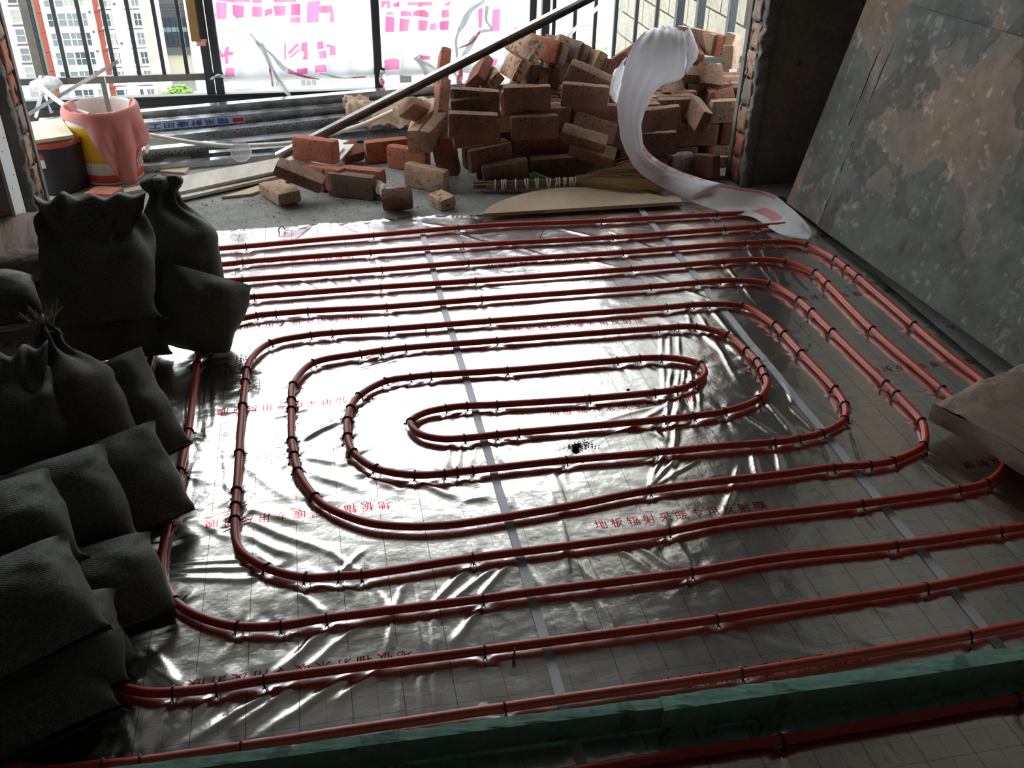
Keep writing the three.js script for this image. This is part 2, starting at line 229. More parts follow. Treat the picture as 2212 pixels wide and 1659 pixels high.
const FOLDS = [[986,-2414,900,-2093,7,3], [1013,-2396,850,-1978,7,3], [1037,-2386,804,-1802,8,4], [1054,-2383,934,-2099,6,3], [1063,-2359,979,-2103,7,4], [1073,-2330,999,-2111,6,3], [747,-1808,849,-1973,8,4], [750,-1808,889,-1949,8,4], [754,-1807,933,-1910,7,3], [853,-1977,845,-2114,8,4], [881,-1983,805,-2074,8,3], [713,-2125,921,-2173,9,3], [704,-2047,842,-2103,9,3], [745,-2051,956,-2192,9,3], [1266,-2730,1273,-2324,8,3], [1217,-2738,1174,-2232,7,3], [1448,-3060,1439,-2702,6,3], [1185,-2743,1154,-2614,6,3], [1170,-2612,1192,-2423,7,3], [1219,-2571,1245,-2329,7,3], [1106,-2596,1051,-2418,6,3], [1073,-2602,1018,-2418,6,3], [1045,-2600,992,-2422,6,3], [1144,-1931,1102,-1789,8,4], [1073,-1928,1035,-1781,8,4], [1267,-2114,1290,-1957,8,4], [1212,-2136,1216,-1947,7,3], [1115,-2092,1182,-1931,7,3], [1390,-1974,1342,-1807,8,4], [1284,-1958,1257,-1812,7,3], [1309,-2236,1283,-2087,8,4], [1218,-2199,1167,-2083,7,3], [375,-2082,413,-1949,8,3], [283,-2098,245,-1959,9,4], [314,-2092,274,-1954,8,4], [352,-2097,318,-1966,8,3], [160,-1954,274,-1839,12,4], [274,-1839,345,-1845,12,4], [375,-1878,391,-1782,10,4], [131,-1902,12,-2020,12,3], [-128,-2147,41,-2300,10,5], [-116,-2167,6,-2247,8,4], [-123,-2094,13,-2040,12,4], [-117,-2042,40,-1918,12,4], [-270,-2089,-131,-1893,10,3], [-264,-1916,-110,-1819,12,4], [-262,-1863,-49,-1709,12,5], [-359,-1871,-280,-1790,10,4], [-260,-1812,-133,-1708,12,5], [-237,-1758,-174,-1669,10,4], [-435,-1739,-215,-1715,8,4], [-433,-1718,-205,-1686,8,4], [-426,-1691,-214,-1646,8,4], [-484,-1687,-399,-1621,9,4], [-42,-1630,26,-1711,8,4], [9,-1621,-69,-1728,8,4], [28,-1595,68,-1481,8,4], [99,-1589,68,-1481,9,4], [131,-1591,128,-1484,7,4], [-134,-1602,-72,-1507,8,4], [150,-1494,249,-1608,9,4], [179,-1489,323,-1603,9,4], [250,-1490,345,-1606,9,4], [0,-1480,-136,-1354,10,3], [-77,-1494,-172,-1349,9,3], [-38,-1501,-208,-1344,9,3], [68,-1481,50,-1380,8,5], [123,-1485,119,-1368,8,4], [153,-1480,141,-1351,8,5], [265,-1487,172,-1371,10,4], [65,-1341,60,-1205,9,4], [110,-1332,99,-1198,9,4], [141,-1351,126,-1204,8,4], [38,-1358,-67,-1272,10,4], [-8,-1354,-222,-1215,12,4], [-136,-1342,-272,-1235,10,4], [-172,-1337,-354,-1220,12,5], [-457,-1473,-366,-1361,9,5], [-432,-1487,-348,-1346,9,5], [-480,-1441,-438,-1386,8,4], [-479,-1371,-499,-1227,9,4], [-475,-1370,-425,-1213,8,3], [-279,-1357,-395,-1227,10,3], [380,-1616,402,-1476,8,3], [504,-1762,456,-1481,10,4], [526,-1930,516,-1742,10,5], [515,-1911,492,-1764,8,4], [521,-1607,522,-1455,9,3], [496,-1595,514,-1500,7,3], [512,-1457,523,-1319,9,3], [452,-1467,460,-1343,9,3], [754,-1502,864,-1393,10,2], [745,-1632,754,-1502,9,3], [600,-1609,666,-1502,9,3], [637,-1618,728,-1491,9,3], [1019,-1864,885,-1659,9,3], [699,-1353,804,-1255,12,2], [743,-1345,861,-1245,12,2], [1033,-1377,1159,-1283,14,2], [1017,-1242,1124,-1171,14,2], [861,-1245,986,-1184,14,2], [1501,-1790,1523,-1676,7,4], [1507,-1778,1535,-1664,6,3], [1244,-1640,1240,-1544,8,2], [-429,-2530,-415,-2094,8,5], [-409,-2580,-411,-2114,7,4], [-390,-2498,-357,-2187,8,5], [-359,-2518,-345,-2185,8,4], [-321,-2181,-285,-1902,8,3], [-403,-2092,-446,-1896,8,5], [-387,-2109,-414,-1890,7,4], [-264,-2476,-260,-2128,7,4], [-278,-2307,-273,-2173,6,3], [-2,-3714,-114,-3499,9,3], [-2,-3714,133,-3505,9,3], [328,-3639,502,-3540,9,3], [-198,-3147,-119,-3025,7,3], [-118,-3171,-25,-3028,7,3], [-20,-3175,39,-3035,7,3], [62,-3181,119,-3041,7,3], [-151,-2862,-180,-2772,7,3], [15,-2563,251,-2640,7,3], [40,-2504,213,-2558,7,3], [199,-2709,204,-2476,7,2], [258,-2699,276,-2492,7,2], [350,-2949,354,-2746,6,2], [495,-3494,678,-3287,8,3], [659,-3378,833,-3178,8,2], [905,-3478,1088,-3311,8,3], [1114,-3398,1239,-3199,8,3], [936,-3162,1140,-3009,8,2], [520,-2994,961,-2998,10,2], [621,-2835,969,-2849,10,2], [1140,-3009,1293,-2760,8,3], [1666,-3220,1549,-2754,6,3], [1594,-3187,1564,-2825,6,3], [1683,-3044,1663,-2736,7,2], [1888,-2929,1785,-2510,7,2]];
const BANNER_PRINT = [[[-467,512],[-437,507],[-439,494],[-465,482]], [[-427,565],[-377,558],[-389,484],[-436,483]], [[-416,593],[-262,590],[-266,560],[-355,562],[-424,570]], [[-350,549],[-297,544],[-304,491],[-340,485],[-355,506]], [[-251,590],[-205,589],[-209,553],[-253,558]], [[-257,541],[-211,538],[-216,490],[-265,493]], [[-199,524],[-162,530],[-163,506],[-203,491]], [[-156,543],[-93,540],[-103,494],[-152,495]], [[-151,589],[-39,587],[-42,558],[-150,558]], [[-68,548],[-24,549],[-30,495],[-75,495]], [[-79,484],[-31,486],[-33,459],[-83,460]], [[12,555],[77,563],[70,537],[134,538],[140,458],[114,458],[122,503],[65,504],[59,459],[-1,458]], [[-460,346],[-442,343],[-429,311],[-407,351],[-394,353],[-399,329],[-377,323],[-381,310],[-407,306],[-407,267],[-423,268],[-421,302],[-458,298],[-460,266],[-453,266],[-454,294],[-460,317]], [[-424,247],[-383,248],[-386,202],[-435,201]], [[-121,362],[-112,362],[-121,280],[-130,280]], [[-108,316],[-57,360],[-48,353],[-102,304]], [[-105,293],[-52,333],[-46,324],[-92,288]], [[-34,360],[-5,364],[-11,276],[-37,279],[-24,314],[-42,323]], [[41,363],[72,366],[75,330],[42,326]], [[46,316],[84,320],[86,283],[48,279]], [[91,350],[133,342],[132,296],[101,296],[104,338],[90,336]], [[-74,232],[-17,235],[-20,206],[-72,203]], [[21,247],[78,250],[80,213],[18,210]], [[379,553],[423,557],[424,521],[407,519],[406,546],[379,518]], [[437,539],[470,552],[469,525],[441,525]], [[512,546],[638,546],[640,528],[587,529],[583,523],[566,523],[564,532],[512,531]], [[404,499],[435,501],[439,487],[401,488]], [[398,481],[443,474],[437,403],[392,404]], [[469,469],[519,463],[507,406],[464,405]], [[477,505],[527,501],[533,476],[476,480]], [[539,497],[558,507],[601,507],[620,486],[617,470],[538,481]], [[564,458],[616,454],[605,406],[560,407]], [[626,440],[655,442],[659,410],[620,406]], [[672,448],[722,454],[719,408],[676,407]], [[687,505],[723,507],[723,470],[686,469]], [[702,534],[734,549],[726,527],[702,527]], [[876,504],[900,514],[895,411],[878,416]], [[954,502],[993,506],[990,395],[945,391]], [[370,261],[404,269],[434,273],[457,263],[455,215],[368,213]], [[555,284],[619,277],[618,258],[555,260]], [[881,265],[921,274],[946,259],[986,248],[971,219],[886,217]]];
const RIBBONS = [[[-284,416],[-226,328],[-200,254],[-162,171],[-108,81]], [[-259,379],[-183,304],[-139,241],[-76,213],[39,181]], [[-230,374],[-211,301],[-205,226],[-200,148]], [[-402,202],[-470,211],[-506,199]], [[551,284],[578,231],[609,182],[695,135],[757,114]], [[533,268],[622,230],[683,179],[724,117]], [[907,548],[835,509],[793,437],[760,368],[759,273]], [[920,525],[915,457],[945,405],[883,397],[846,354],[759,309]], [[856,384],[826,319],[784,249],[775,177],[757,128]], [[713,322],[673,281],[677,240],[733,202],[795,132]], [[368,213],[356,178],[369,136]], [[42,209],[159,184],[279,188]]];
// ---------------------------------------------------------------- materials
const speckle = octaves(5, 16, 5), blotch = octaves(9, 3, 4), fine = octaves(21, 64, 3), mid = octaves(33, 8, 5);
const grainBump = dtex(256, (x, y) => 0.5 + 0.5 * speckle(x, y), false);
const concreteMap = dtex(1024, (x, y) => { const v = 0.62 + 0.10 * blotch(x, y) + 0.09 * mid(x, y) + 0.07 * fine(x, y); const pit = fine(x * 0.5, y * 0.5) > 0.62 ? -0.22 : 0; return [v + pit, v + pit, v * 0.985 + pit]; });
const concreteBump = dtex(512, (x, y) => 0.5 + 0.3 * mid(x, y) + 0.25 * fine(x, y), false);
const M = {};
M.concrete = mat({ color: rgb(0.78, 0.78, 0.75), map: concreteMap, bumpMap: concreteBump, bumpScale: 0.004, roughness: 0.92 });
M.roomWall = mat({ color: rgb(0.62, 0.58, 0.52), map: concreteMap, bumpMap: concreteBump, bumpScale: 0.006, roughness: 0.95 });
M.ceiling = mat({ color: rgb(0.6, 0.57, 0.53), map: concreteMap, roughness: 0.95 });
M.mortar = mat({ color: rgb(0.55, 0.55, 0.52), map: concreteMap, bumpMap: concreteBump, bumpScale: 0.01, roughness: 0.97 });
M.plaster = mat({ color: rgb(0.66, 0.64, 0.6), map: concreteMap, bumpMap: concreteBump, bumpScale: 0.003, roughness: 0.95 });
// bricks: one map of specks per tone
const brickTone = { orange: [0.68, 0.42, 0.32], red: [0.52, 0.33, 0.27], brown: [0.49, 0.37, 0.30], tan: [0.64, 0.53, 0.43], pale: [0.72, 0.60, 0.51], grey: [0.56, 0.51, 0.48], burnt: [0.50, 0.41, 0.35], scorched: [0.60, 0.40, 0.30], speckled: [0.74, 0.60, 0.49] };
M.brick = {};
{
  const sp = octaves(71, 24, 4), lo = octaves(77, 4, 4);
  Object.entries(brickTone).forEach(([k, c], n) => {
    const dots = k === 'speckled' ? 0.30 : k === 'pale' ? 0.36 : 0.44;
    const map = dtex(512, (x, y) => {
      const v = 0.16 * lo(x + n * 0.13, y) + 0.10 * fine(x, y), d = sp(x, y + n * 0.21) > dots ? 0.62 : 1, dust = clamp(lo(x * 1, y + 0.5) * 2 - 0.3) * 0.25;
      let q = c.map((w, i) => (w * (1 + v) * d) * (1 - dust) + dust * [0.72, 0.63, 0.54][i]);
      if (k === 'burnt') { const s = sm(0.06, 0.2, Math.hypot(x - 0.28, y - 0.5) + 0.1 * lo(x, y)); q = q.map((w, i) => w * mix([0.42, 0.44, 0.45][i], 1, clamp(s * 0.8 + 0.1))); }
      return q;
    });
    M.brick[k] = mat({ map, bumpMap: grainBump, bumpScale: 0.0018, roughness: 0.93 });
    M.brick[k].map.repeat.set(3.2, 3.2); M.brick[k].bumpMap = rep(grainBump, 8, 8);
  });
}
M.railing = mat({ color: rgb(0.035, 0.045, 0.05), roughness: 0.42, metalness: 0.2 });
M.railTape = mat({ color: rgb(0.33, 0.30, 0.27), roughness: 0.7, map: concreteMap });
M.curb = mat({ color: rgb(0.20, 0.15, 0.12), map: concreteMap, roughness: 0.9 });
const spangle = octaves(91, 20, 4);
M.steel = mat({ color: rgb(0.66, 0.70, 0.72), metalness: 0.9, roughness: 0.32, roughnessMap: dtex(256, (x, y) => 0.75 + 0.35 * spangle(x, y), false), map: dtex(256, (x, y) => 0.86 + 0.12 * spangle(x, y)) });
M.pole = mat({ color: rgb(0.60, 0.60, 0.57), metalness: 0.75, roughness: 0.36, roughnessMap: M.steel.roughnessMap, map: M.steel.map });
M.pipe = phys({ color: rgb(0.50, 0.05, 0.025), roughness: 0.42, clearcoat: 0.12, clearcoatRoughness: 0.35 });
M.tie = mat({ color: rgb(0.012, 0.012, 0.018), roughness: 0.38 });
// woven sack cloth
const weaveMap = ctex(256, 256, (c, w, h) => { const r = rng(3); for (let y = 0; y < 64; y++) for (let x = 0; x < 64; x++) { const b = 150 + r() * 70 + ((x + y) & 1 ? 14 : -14); c.fillStyle = `rgb(${b},${b},${b})`; c.fillRect(x * 4, y * 4, 4, 4); } });
const weaveBump = ctex(256, 256, (c) => { for (let y = 0; y < 64; y++) for (let x = 0; x < 64; x++) { const b = (x + y) & 1 ? 210 : 110; c.fillStyle = `rgb(${b},${b},${b})`; c.fillRect(x * 4 + 0.5, y * 4 + 0.5, 3, 3); } }, false);
M.sack = mat({ color: rgb(0.20, 0.215, 0.165), map: rep(weaveMap, 6, 6), bumpMap: rep(weaveBump, 6, 6), bumpScale: 0.0012, roughness: 0.62 });
M.sackDry = mat({ color: rgb(0.2, 0.19, 0.15), map: M.sack.map, bumpMap: M.sack.bumpMap, bumpScale: 0.0012, roughness: 0.7 });
M.tuft = mat({ color: rgb(0.34, 0.33, 0.26), roughness: 0.7 });
const paperCrease = octaves(121, 6, 6);
const paperBump = dtex(512, (x, y) => 0.5 + 0.6 * Math.abs(paperCrease(x, y)), false);
M.bagPaper = mat({ color: rgb(0.36, 0.29, 0.24), map: dtex(256, (x, y) => { const v = 0.82 + 0.2 * blotch(x, y) + 0.06 * fine(x, y); return [v, v * 0.98, v * 0.95]; }), bumpMap: paperBump, bumpScale: 0.012, roughness: 0.86 });
M.kraft = mat({ color: rgb(0.56, 0.43, 0.31), bumpMap: paperBump, bumpScale: 0.006, roughness: 0.85, side: THREE.DoubleSide });
M.drywall = mat({ color: rgb(0.74, 0.78, 0.77), roughness: 0.9 });
M.drywallEdge = mat({ color: rgb(0.42, 0.36, 0.33), roughness: 0.95 });
M.screw = mat({ color: rgb(0.05, 0.05, 0.05), roughness: 0.5, metalness: 0.6 });
const woodGrain = octaves(141, 8, 5);
M.mdf = mat({ color: rgb(0.66, 0.49, 0.35), map: dtex(256, (x, y) => 0.9 + 0.12 * blotch(x, y) + 0.05 * fine(x, y)), roughness: 0.8 });
M.mdfEdge = mat({ color: rgb(0.36, 0.2, 0.12), roughness: 0.85 });
M.board = mat({ color: rgb(0.72, 0.67, 0.58), map: dtex(512, (x, y) => { const v = 0.9 + 0.1 * woodGrain(x * 4 % 1, y) + 0.06 * blotch(x, y); return v - (fine(x * 0.5, y * 0.5) > 0.66 ? 0.25 : 0); }), roughness: 0.85 });
M.boardEdge = mat({ color: rgb(0.5, 0.42, 0.28), roughness: 0.9 });
M.plyNew = mat({ color: rgb(0.76, 0.64, 0.49), map: dtex(256, (x, y) => 0.93 + 0.08 * woodGrain(x * 3 % 1, y)), roughness: 0.8 });
M.conduit = phys({ color: rgb(0.80, 0.78, 0.69), roughness: 0.35, clearcoat: 0.3 });
M.tile = mat({ color: rgb(0.82, 0.8, 0.74), roughness: 0.45 });
M.xps = mat({ color: rgb(0.25, 0.50, 0.40), map: dtex(256, (x, y) => 0.88 + 0.12 * fine(x, y) - (speckle(x, y) > 0.42 ? 0.2 : 0)), bumpMap: grainBump, bumpScale: 0.002, roughness: 0.85 });
M.foam = phys({ color: rgb(0.88, 0.88, 0.9), roughness: 0.85, transmission: 0.42, thickness: 0, side: THREE.DoubleSide });
M.foamRed = phys({ color: rgb(0.85, 0.35, 0.42), roughness: 0.8, transmission: 0.35, thickness: 0, side: THREE.DoubleSide });
M.cloth = mat({ color: rgb(0.72, 0.33, 0.30), map: dtex(256, (x, y) => { const s = clamp(blotch(x, y) * 1.6 + 0.1); return [0.95 - 0.05 * s, 0.95 - 0.22 * s, 0.95 - 0.22 * s]; }), bumpMap: rep(weaveBump, 8, 8), bumpScale: 0.0008, roughness: 0.95, side: THREE.DoubleSide });
M.glove = mat({ color: rgb(0.56, 0.55, 0.48), bumpMap: rep(grainBump, 6, 6), bumpScale: 0.001, roughness: 0.95 });
M.straw = mat({ color: rgb(0.42, 0.27, 0.12), roughness: 0.75 });
M.stalk = mat({ color: rgb(0.30, 0.19, 0.09), roughness: 0.75 });
M.wrap = mat({ color: rgb(0.72, 0.70, 0.62), roughness: 0.6 });
M.film = phys({ color: rgb(0.9, 0.92, 0.93), roughness: 0.7, transmission: 0.55, thickness: 0, side: THREE.DoubleSide });
M.dirt = mat({ color: rgb(0.02, 0.018, 0.015), roughness: 0.95 });
M.dirtBrown = mat({ color: rgb(0.2, 0.12, 0.06), roughness: 0.95 });

// strokes of the print, each glyph in a box of 100 x 100
const GLYPH = {
  di: '5,30 40,30|22,5 22,70|3,78 42,62|48,40 92,25 88,62|68,5 68,75|52,18 52,80 60,90 90,90 95,72',
  ban: '5,28 42,28|24,3 24,97|24,32 5,65|26,40 42,58|90,8 52,16 50,60 40,95|54,36 88,36 76,62 50,96|58,50 72,75 95,96',
  fu: '5,18 40,18|20,4 8,45 40,45|24,32 24,97|4,72 42,66|48,10 95,10|55,22 88,22 88,42 55,42 55,22|52,54 93,54 93,94 52,94 52,54|52,74 93,74|72,54 72,94',
  she: '25,3 18,14|10,15 40,15 40,88 32,94|10,15 10,60|10,30 40,30|10,44 40,44|3,60 46,58|40,62 4,95|52,30 97,30|78,5 78,90 68,94|58,48 64,64',
  cai: '80,6 18,14|20,25 26,38|46,22 50,36|80,18 68,38|5,52 95,52|50,40 50,97|48,54 8,92|52,54 92,92',
  nuan: '8,18 34,18 34,80 8,80 8,18|8,48 34,48|90,6 46,12|50,20 54,30|66,18 68,28|88,16 80,30|44,38 95,38|40,52 98,52|62,38 50,75 38,96|56,62 84,62 70,84 48,97|58,70 74,86 96,96',
  zhuan: '18,20 82,20|6,42 94,42|50,3 36,62 78,62 50,84|40,74 62,96',
  yong: '20,8 20,60 8,95|20,8 84,8 84,90 74,94|20,34 84,34|20,60 84,60|52,8 52,95',
  fan: '84,6 22,14 20,60 6,95|24,36 80,36 62,68 20,96|32,50 58,76 92,96',
  mo: '8,10 8,60 3,92|8,10 34,10 34,88 28,92|8,35 34,35|8,58 34,58|42,14 97,14|58,4 58,24|80,4 80,24|50,30 90,30 90,54 50,54 50,30|50,42 90,42|40,68 98,68|70,54 66,76 42,96|72,70 96,96',
  shang: '50,2 50,26|24,10 32,24|76,10 68,24|12,96 12,32 88,32 88,92 78,96|34,50 66,50 66,78 34,78 34,50',
  jiao: '8,10 8,60 3,92|8,10 34,10 34,88 28,92|8,35 34,35|8,58 34,58|66,4 70,16|44,22 96,22|58,32 46,48|80,32 94,46|84,52 44,96|54,52 94,96',
  gong: '12,14 88,14|50,14 50,88|4,88 96,88', tian: '12,14 88,14 88,88 12,88 12,14|12,50 88,50|50,14 50,88',
  xu: '30,4 8,34|34,28 10,58|20,50 20,96|66,4 38,42|66,4 96,42|50,46 84,46|44,62 92,62|68,46 68,92|54,72 46,86|82,72 92,86',
};
function glyph(c, name, x, y, w, h, lw) {
  c.lineWidth = lw; c.lineCap = 'square'; c.lineJoin = 'miter';
  for (const s of GLYPH[name].split('|')) { c.beginPath(); s.split(' ').forEach((p, i) => { const [a, b] = p.split(',').map(Number); c[i ? 'lineTo' : 'moveTo'](x + a / 100 * w, y + b / 100 * h); }); c.stroke(); }
}
// the foil's print: 1 m x 0.49 m
const foilMap = ctex(2048, 1024, (c, w, h) => {
  c.fillStyle = 'rgb(236,236,233)'; c.fillRect(0, 0, w, h);
  const r = rng(8);
  for (let i = 0; i < 900; i++) { const a = r() * 0.10; c.fillStyle = `rgba(120,115,105,${a})`; c.beginPath(); c.ellipse(r() * w, r() * h, 1 + r() * r() * 26, 1 + r() * 9, r() * 3, 0, 7); c.fill(); }
  const tx0 = 0.172, tw = 0.452, ty = 0.105, th = 0.034;                  // text band
  for (let k = 0; k < 20; k++) { const x = k / 20 * w, dark = k % 2 === 0; c.strokeStyle = dark ? 'rgba(96,48,46,0.85)' : 'rgba(150,90,84,0.5)'; c.lineWidth = dark ? 2.2 : 1.4;
    for (const [a, b] of x > tx0 * w - 20 && x < (tx0 + tw) * w + 20 ? [[0, 0.045], [0.175, 1]] : [[0, 1]]) { c.beginPath(); c.moveTo(x, a * h); c.lineTo(x, b * h); c.stroke(); } }
  for (let k = 0; k < 10; k++) { if (k === 1) continue; const y = (k / 10 + 0.03) * h; c.strokeStyle = k % 2 ? 'rgba(160,80,78,0.45)' : 'rgba(120,60,58,0.6)'; c.lineWidth = 1.6; c.beginPath(); c.moveTo(0, y); c.lineTo(w, y); c.stroke(); }
  c.strokeStyle = 'rgb(165,40,52)';
  ['di', 'ban', 'fu', 'she', 'cai', 'nuan', 'zhuan', 'yong', 'fan', 'she', 'mo'].forEach((g, i) => glyph(c, g, (tx0 + i * tw / 11) * w, (ty - 0.034) * h, 0.031 * w, 0.069 * h, 5.5));
  c.fillStyle = 'rgba(150,60,60,0.8)'; c.font = '20px sans-serif'; for (let k = 0; k < 10; k++) c.fillText('10', (k / 10) * w + 6, 0.16 * h);
});
const crN = [octaves(201, 6, 6), octaves(217, 10, 5)];
const foilBump = dtex(1024, (x, y) => { const a = Math.abs(crN[0](x, y)), b = Math.abs(crN[1](x, y + 0.37)); return 0.35 + 0.55 * a + 0.45 * b; }, false);
M.foil = mat({ map: foilMap, metalness: 1, roughness: 0.2, bumpMap: foilBump, bumpScale: 0.0014 });
M.foil.bumpMap = rep(foilBump, 1.4, 0.7);
M.tape = mat({ color: rgb(0.52, 0.53, 0.58), roughness: 0.5, metalness: 0.25 });
M.underlay = mat({ color: rgb(0.5, 0.52, 0.5), roughness: 0.9 });
// ---------------------------------------------------------------- the shell of the room and the balcony
const FLOOR = -0.02, RX0 = -1.75, RX1 = 2.37, WZ0 = -3.96, WZ1 = -3.84, OX0 = -1.10, OX1 = 1.85, HEAD = 2.32, CEIL = 2.72;
struct('floor', box(RX1 - RX0 + 0.4, 0.16, 7.2, (RX0 + RX1) / 2, FLOOR - 0.08, -0.36), M.concrete);
struct('ceiling', box(RX1 - RX0 + 0.4, 0.14, 7.2, (RX0 + RX1) / 2, CEIL + 0.07, -0.36), M.ceiling);
struct('wall_left', box(0.12, CEIL - FLOOR, 7.1, RX0 - 0.06, (CEIL + FLOOR) / 2, -0.4), M.roomWall);
struct('wall_right', box(0.12, CEIL - FLOOR, 7.1, RX1 + 0.06, (CEIL + FLOOR) / 2, -0.4), M.roomWall);
struct('wall_back', box(RX1 - RX0 + 0.24, CEIL - FLOOR, 0.12, (RX0 + RX1) / 2, (CEIL + FLOOR) / 2, 3.1), M.roomWall);
const wallT = WZ1 - WZ0, wallZ = (WZ0 + WZ1) / 2;
const frontWall = struct('wall_front', join([
  box(OX0 - RX0 + 0.12, CEIL - FLOOR, wallT - 0.03, (OX0 + RX0 - 0.12) / 2 - 0.025, (CEIL + FLOOR) / 2, wallZ),
  box(RX1 - OX1 + 0.12, CEIL - FLOOR, wallT - 0.03, (OX1 + RX1 + 0.12) / 2 + 0.03, (CEIL + FLOOR) / 2, wallZ),
  box(OX1 - OX0 + 0.1, CEIL - HEAD, wallT - 0.03, (OX0 + OX1) / 2, (CEIL + HEAD) / 2, wallZ),
]), M.roomWall);
// rough broken brick ends of the two piers, seen on the reveals
function rough(geo, amp, f, seed) { const g = mergeVertices(strip(geo).clone(), 1e-4), p = g.attributes.position; for (let i = 0; i < p.count; i++) { const x = p.getX(i), y = p.getY(i), z = p.getZ(i); p.setXYZ(i, x + amp * N3(x * f + seed, y * f, z * f), y + amp * N3(x * f, y * f + seed, z * f), z + amp * N3(x * f, y * f, z * f + seed)); } g.computeVertexNormals(); return g; }
function roughBox(w, h, d, amp, seed, x, y, z, n = 0.02) { const g = new THREE.BoxGeometry(w, h, d, Math.max(2, Math.round(w / n)), Math.max(2, Math.round(h / n)), Math.max(2, Math.round(d / n))).translate(x, y, z); for (const k of ['normal', 'uv']) g.deleteAttribute(k); const m = mergeVertices(g, 1e-5), p = m.attributes.position, f = 22; for (let i = 0; i < p.count; i++) { const a = p.getX(i), b = p.getY(i), c = p.getZ(i); p.setXYZ(i, a + amp * (N3(a * f + seed, b * f, c * f) + 0.6 * N3(a * 70, b * 70, c * 70 + seed)), b + amp * 0.5 * N3(a * f, b * f + seed, c * f), c + amp * N3(a * f, b * f, c * f + seed)); } m.computeVertexNormals(); const u = boxUV(m); return u; }
function pier(side, X, zIn, zOut) {
  const r = rng(side > 0 ? 5 : 6); let y = FLOOR, k = 0; const tones = ['orange', 'pale', 'grey', 'orange', 'grey', 'pale', 'tan'];
  const dz = zIn - zOut, cz = (zIn + zOut) / 2;
  while (y < HEAD - 0.02) {
    const h = 0.108 + r() * 0.014, seed = r() * 40, depth = dz * (0.60 + 0.14 * r());
    const m = part(frontWall, 'brick', roughBox(0.05, h - 0.016, depth, 0.006, seed, X + side * (0.022 - 0.007 * r()), y + h / 2, cz - dz * 0.06), M.brick[tones[(k * 3 + (side > 0 ? 0 : 2)) % 7]]); m.castShadow = true;
    y += h; k++;
  }
  part(frontWall, 'mortar', roughBox(0.05, HEAD - FLOOR, dz * 0.96, 0.009, side > 0 ? 3 : 9, X + side * 0.034, (HEAD + FLOOR) / 2, cz, 0.022), M.mortar);
  part(frontWall, 'plaster_edge', roughBox(0.045, HEAD - FLOOR, 0.034, 0.015, 13 + side, X + side * 0.022, (HEAD + FLOOR) / 2, zIn - 0.008, 0.018), M.mortar);
  // the mortar bead and the flat plaster strip of the old window frame
  part(frontWall, 'mortar_bead', roughBox(0.03, HEAD - FLOOR, 0.02, 0.010, 23 + side, X + side * 0.012, (HEAD + FLOOR) / 2, zOut + 0.022, 0.014), M.mortar);
  part(frontWall, 'frame_strip', box(0.05, HEAD - FLOOR, 0.032, X - side * 0.012 + side * 0.025, (HEAD + FLOOR) / 2, zOut - 0.014), M.plaster);
}
pier(1, OX1, WZ1, WZ0); pier(-1, OX0, WZ1, WZ0);
// boxed pipe column in the left corner, white board over the edge
{
  const c = struct('column', box(0.55, CEIL - FLOOR, 0.115, -1.335, (CEIL + FLOOR) / 2, -3.447), M.drywallEdge);
  part(c, 'white_board', box(0.012, CEIL - FLOOR, 0.118, -1.052, (CEIL + FLOOR) / 2, -3.447), M.drywall);
  const sg = new THREE.SphereGeometry(0.0035, 8, 6).scale(0.4, 1, 1);
  for (const z of [-3.425, -3.478]) for (let y = 0.16; y < 1.4; y += 0.13) part(c, 'screw', sg.clone().translate(-1.046, y + (z < -3.45 ? 0.03 : 0), z), M.screw);
}
// balcony: slab, curb, slab of the flat above, side wing of the house with its concrete blocks
struct('balcony_floor', box(5.2, 0.18, 1.36, 0.85, FLOOR - 0.09, -4.63), M.concrete);
struct('balcony_curb', box(5.2, 0.10, 0.13, 0.85, 0.018, -5.225), M.curb);
struct('balcony_ceiling', box(5.2, 0.16, 1.5, 0.85, CEIL + 0.08, -4.7), M.ceiling);
{
  const w = struct('wall_wing', box(0.3, 16, 3.2, 2.92, 0.5, -7.3), M.mortar), bm = mat({ color: rgb(0.62, 0.58, 0.47), map: concreteMap, bumpMap: concreteBump, bumpScale: 0.004, roughness: 0.95 });
  const bg = box(0.03, 0.186, 0.386); let k = 0;
  for (let y = -0.9; y < 1.6; y += 0.2) { for (let z = -8.6 + (k % 2) * 0.2; z < -5.95; z += 0.4) { const m = part(w, 'block', bg, bm); m.position.set(2.762 + 0.003 * N3(y * 9, z * 9), y, z); } k++; }
}
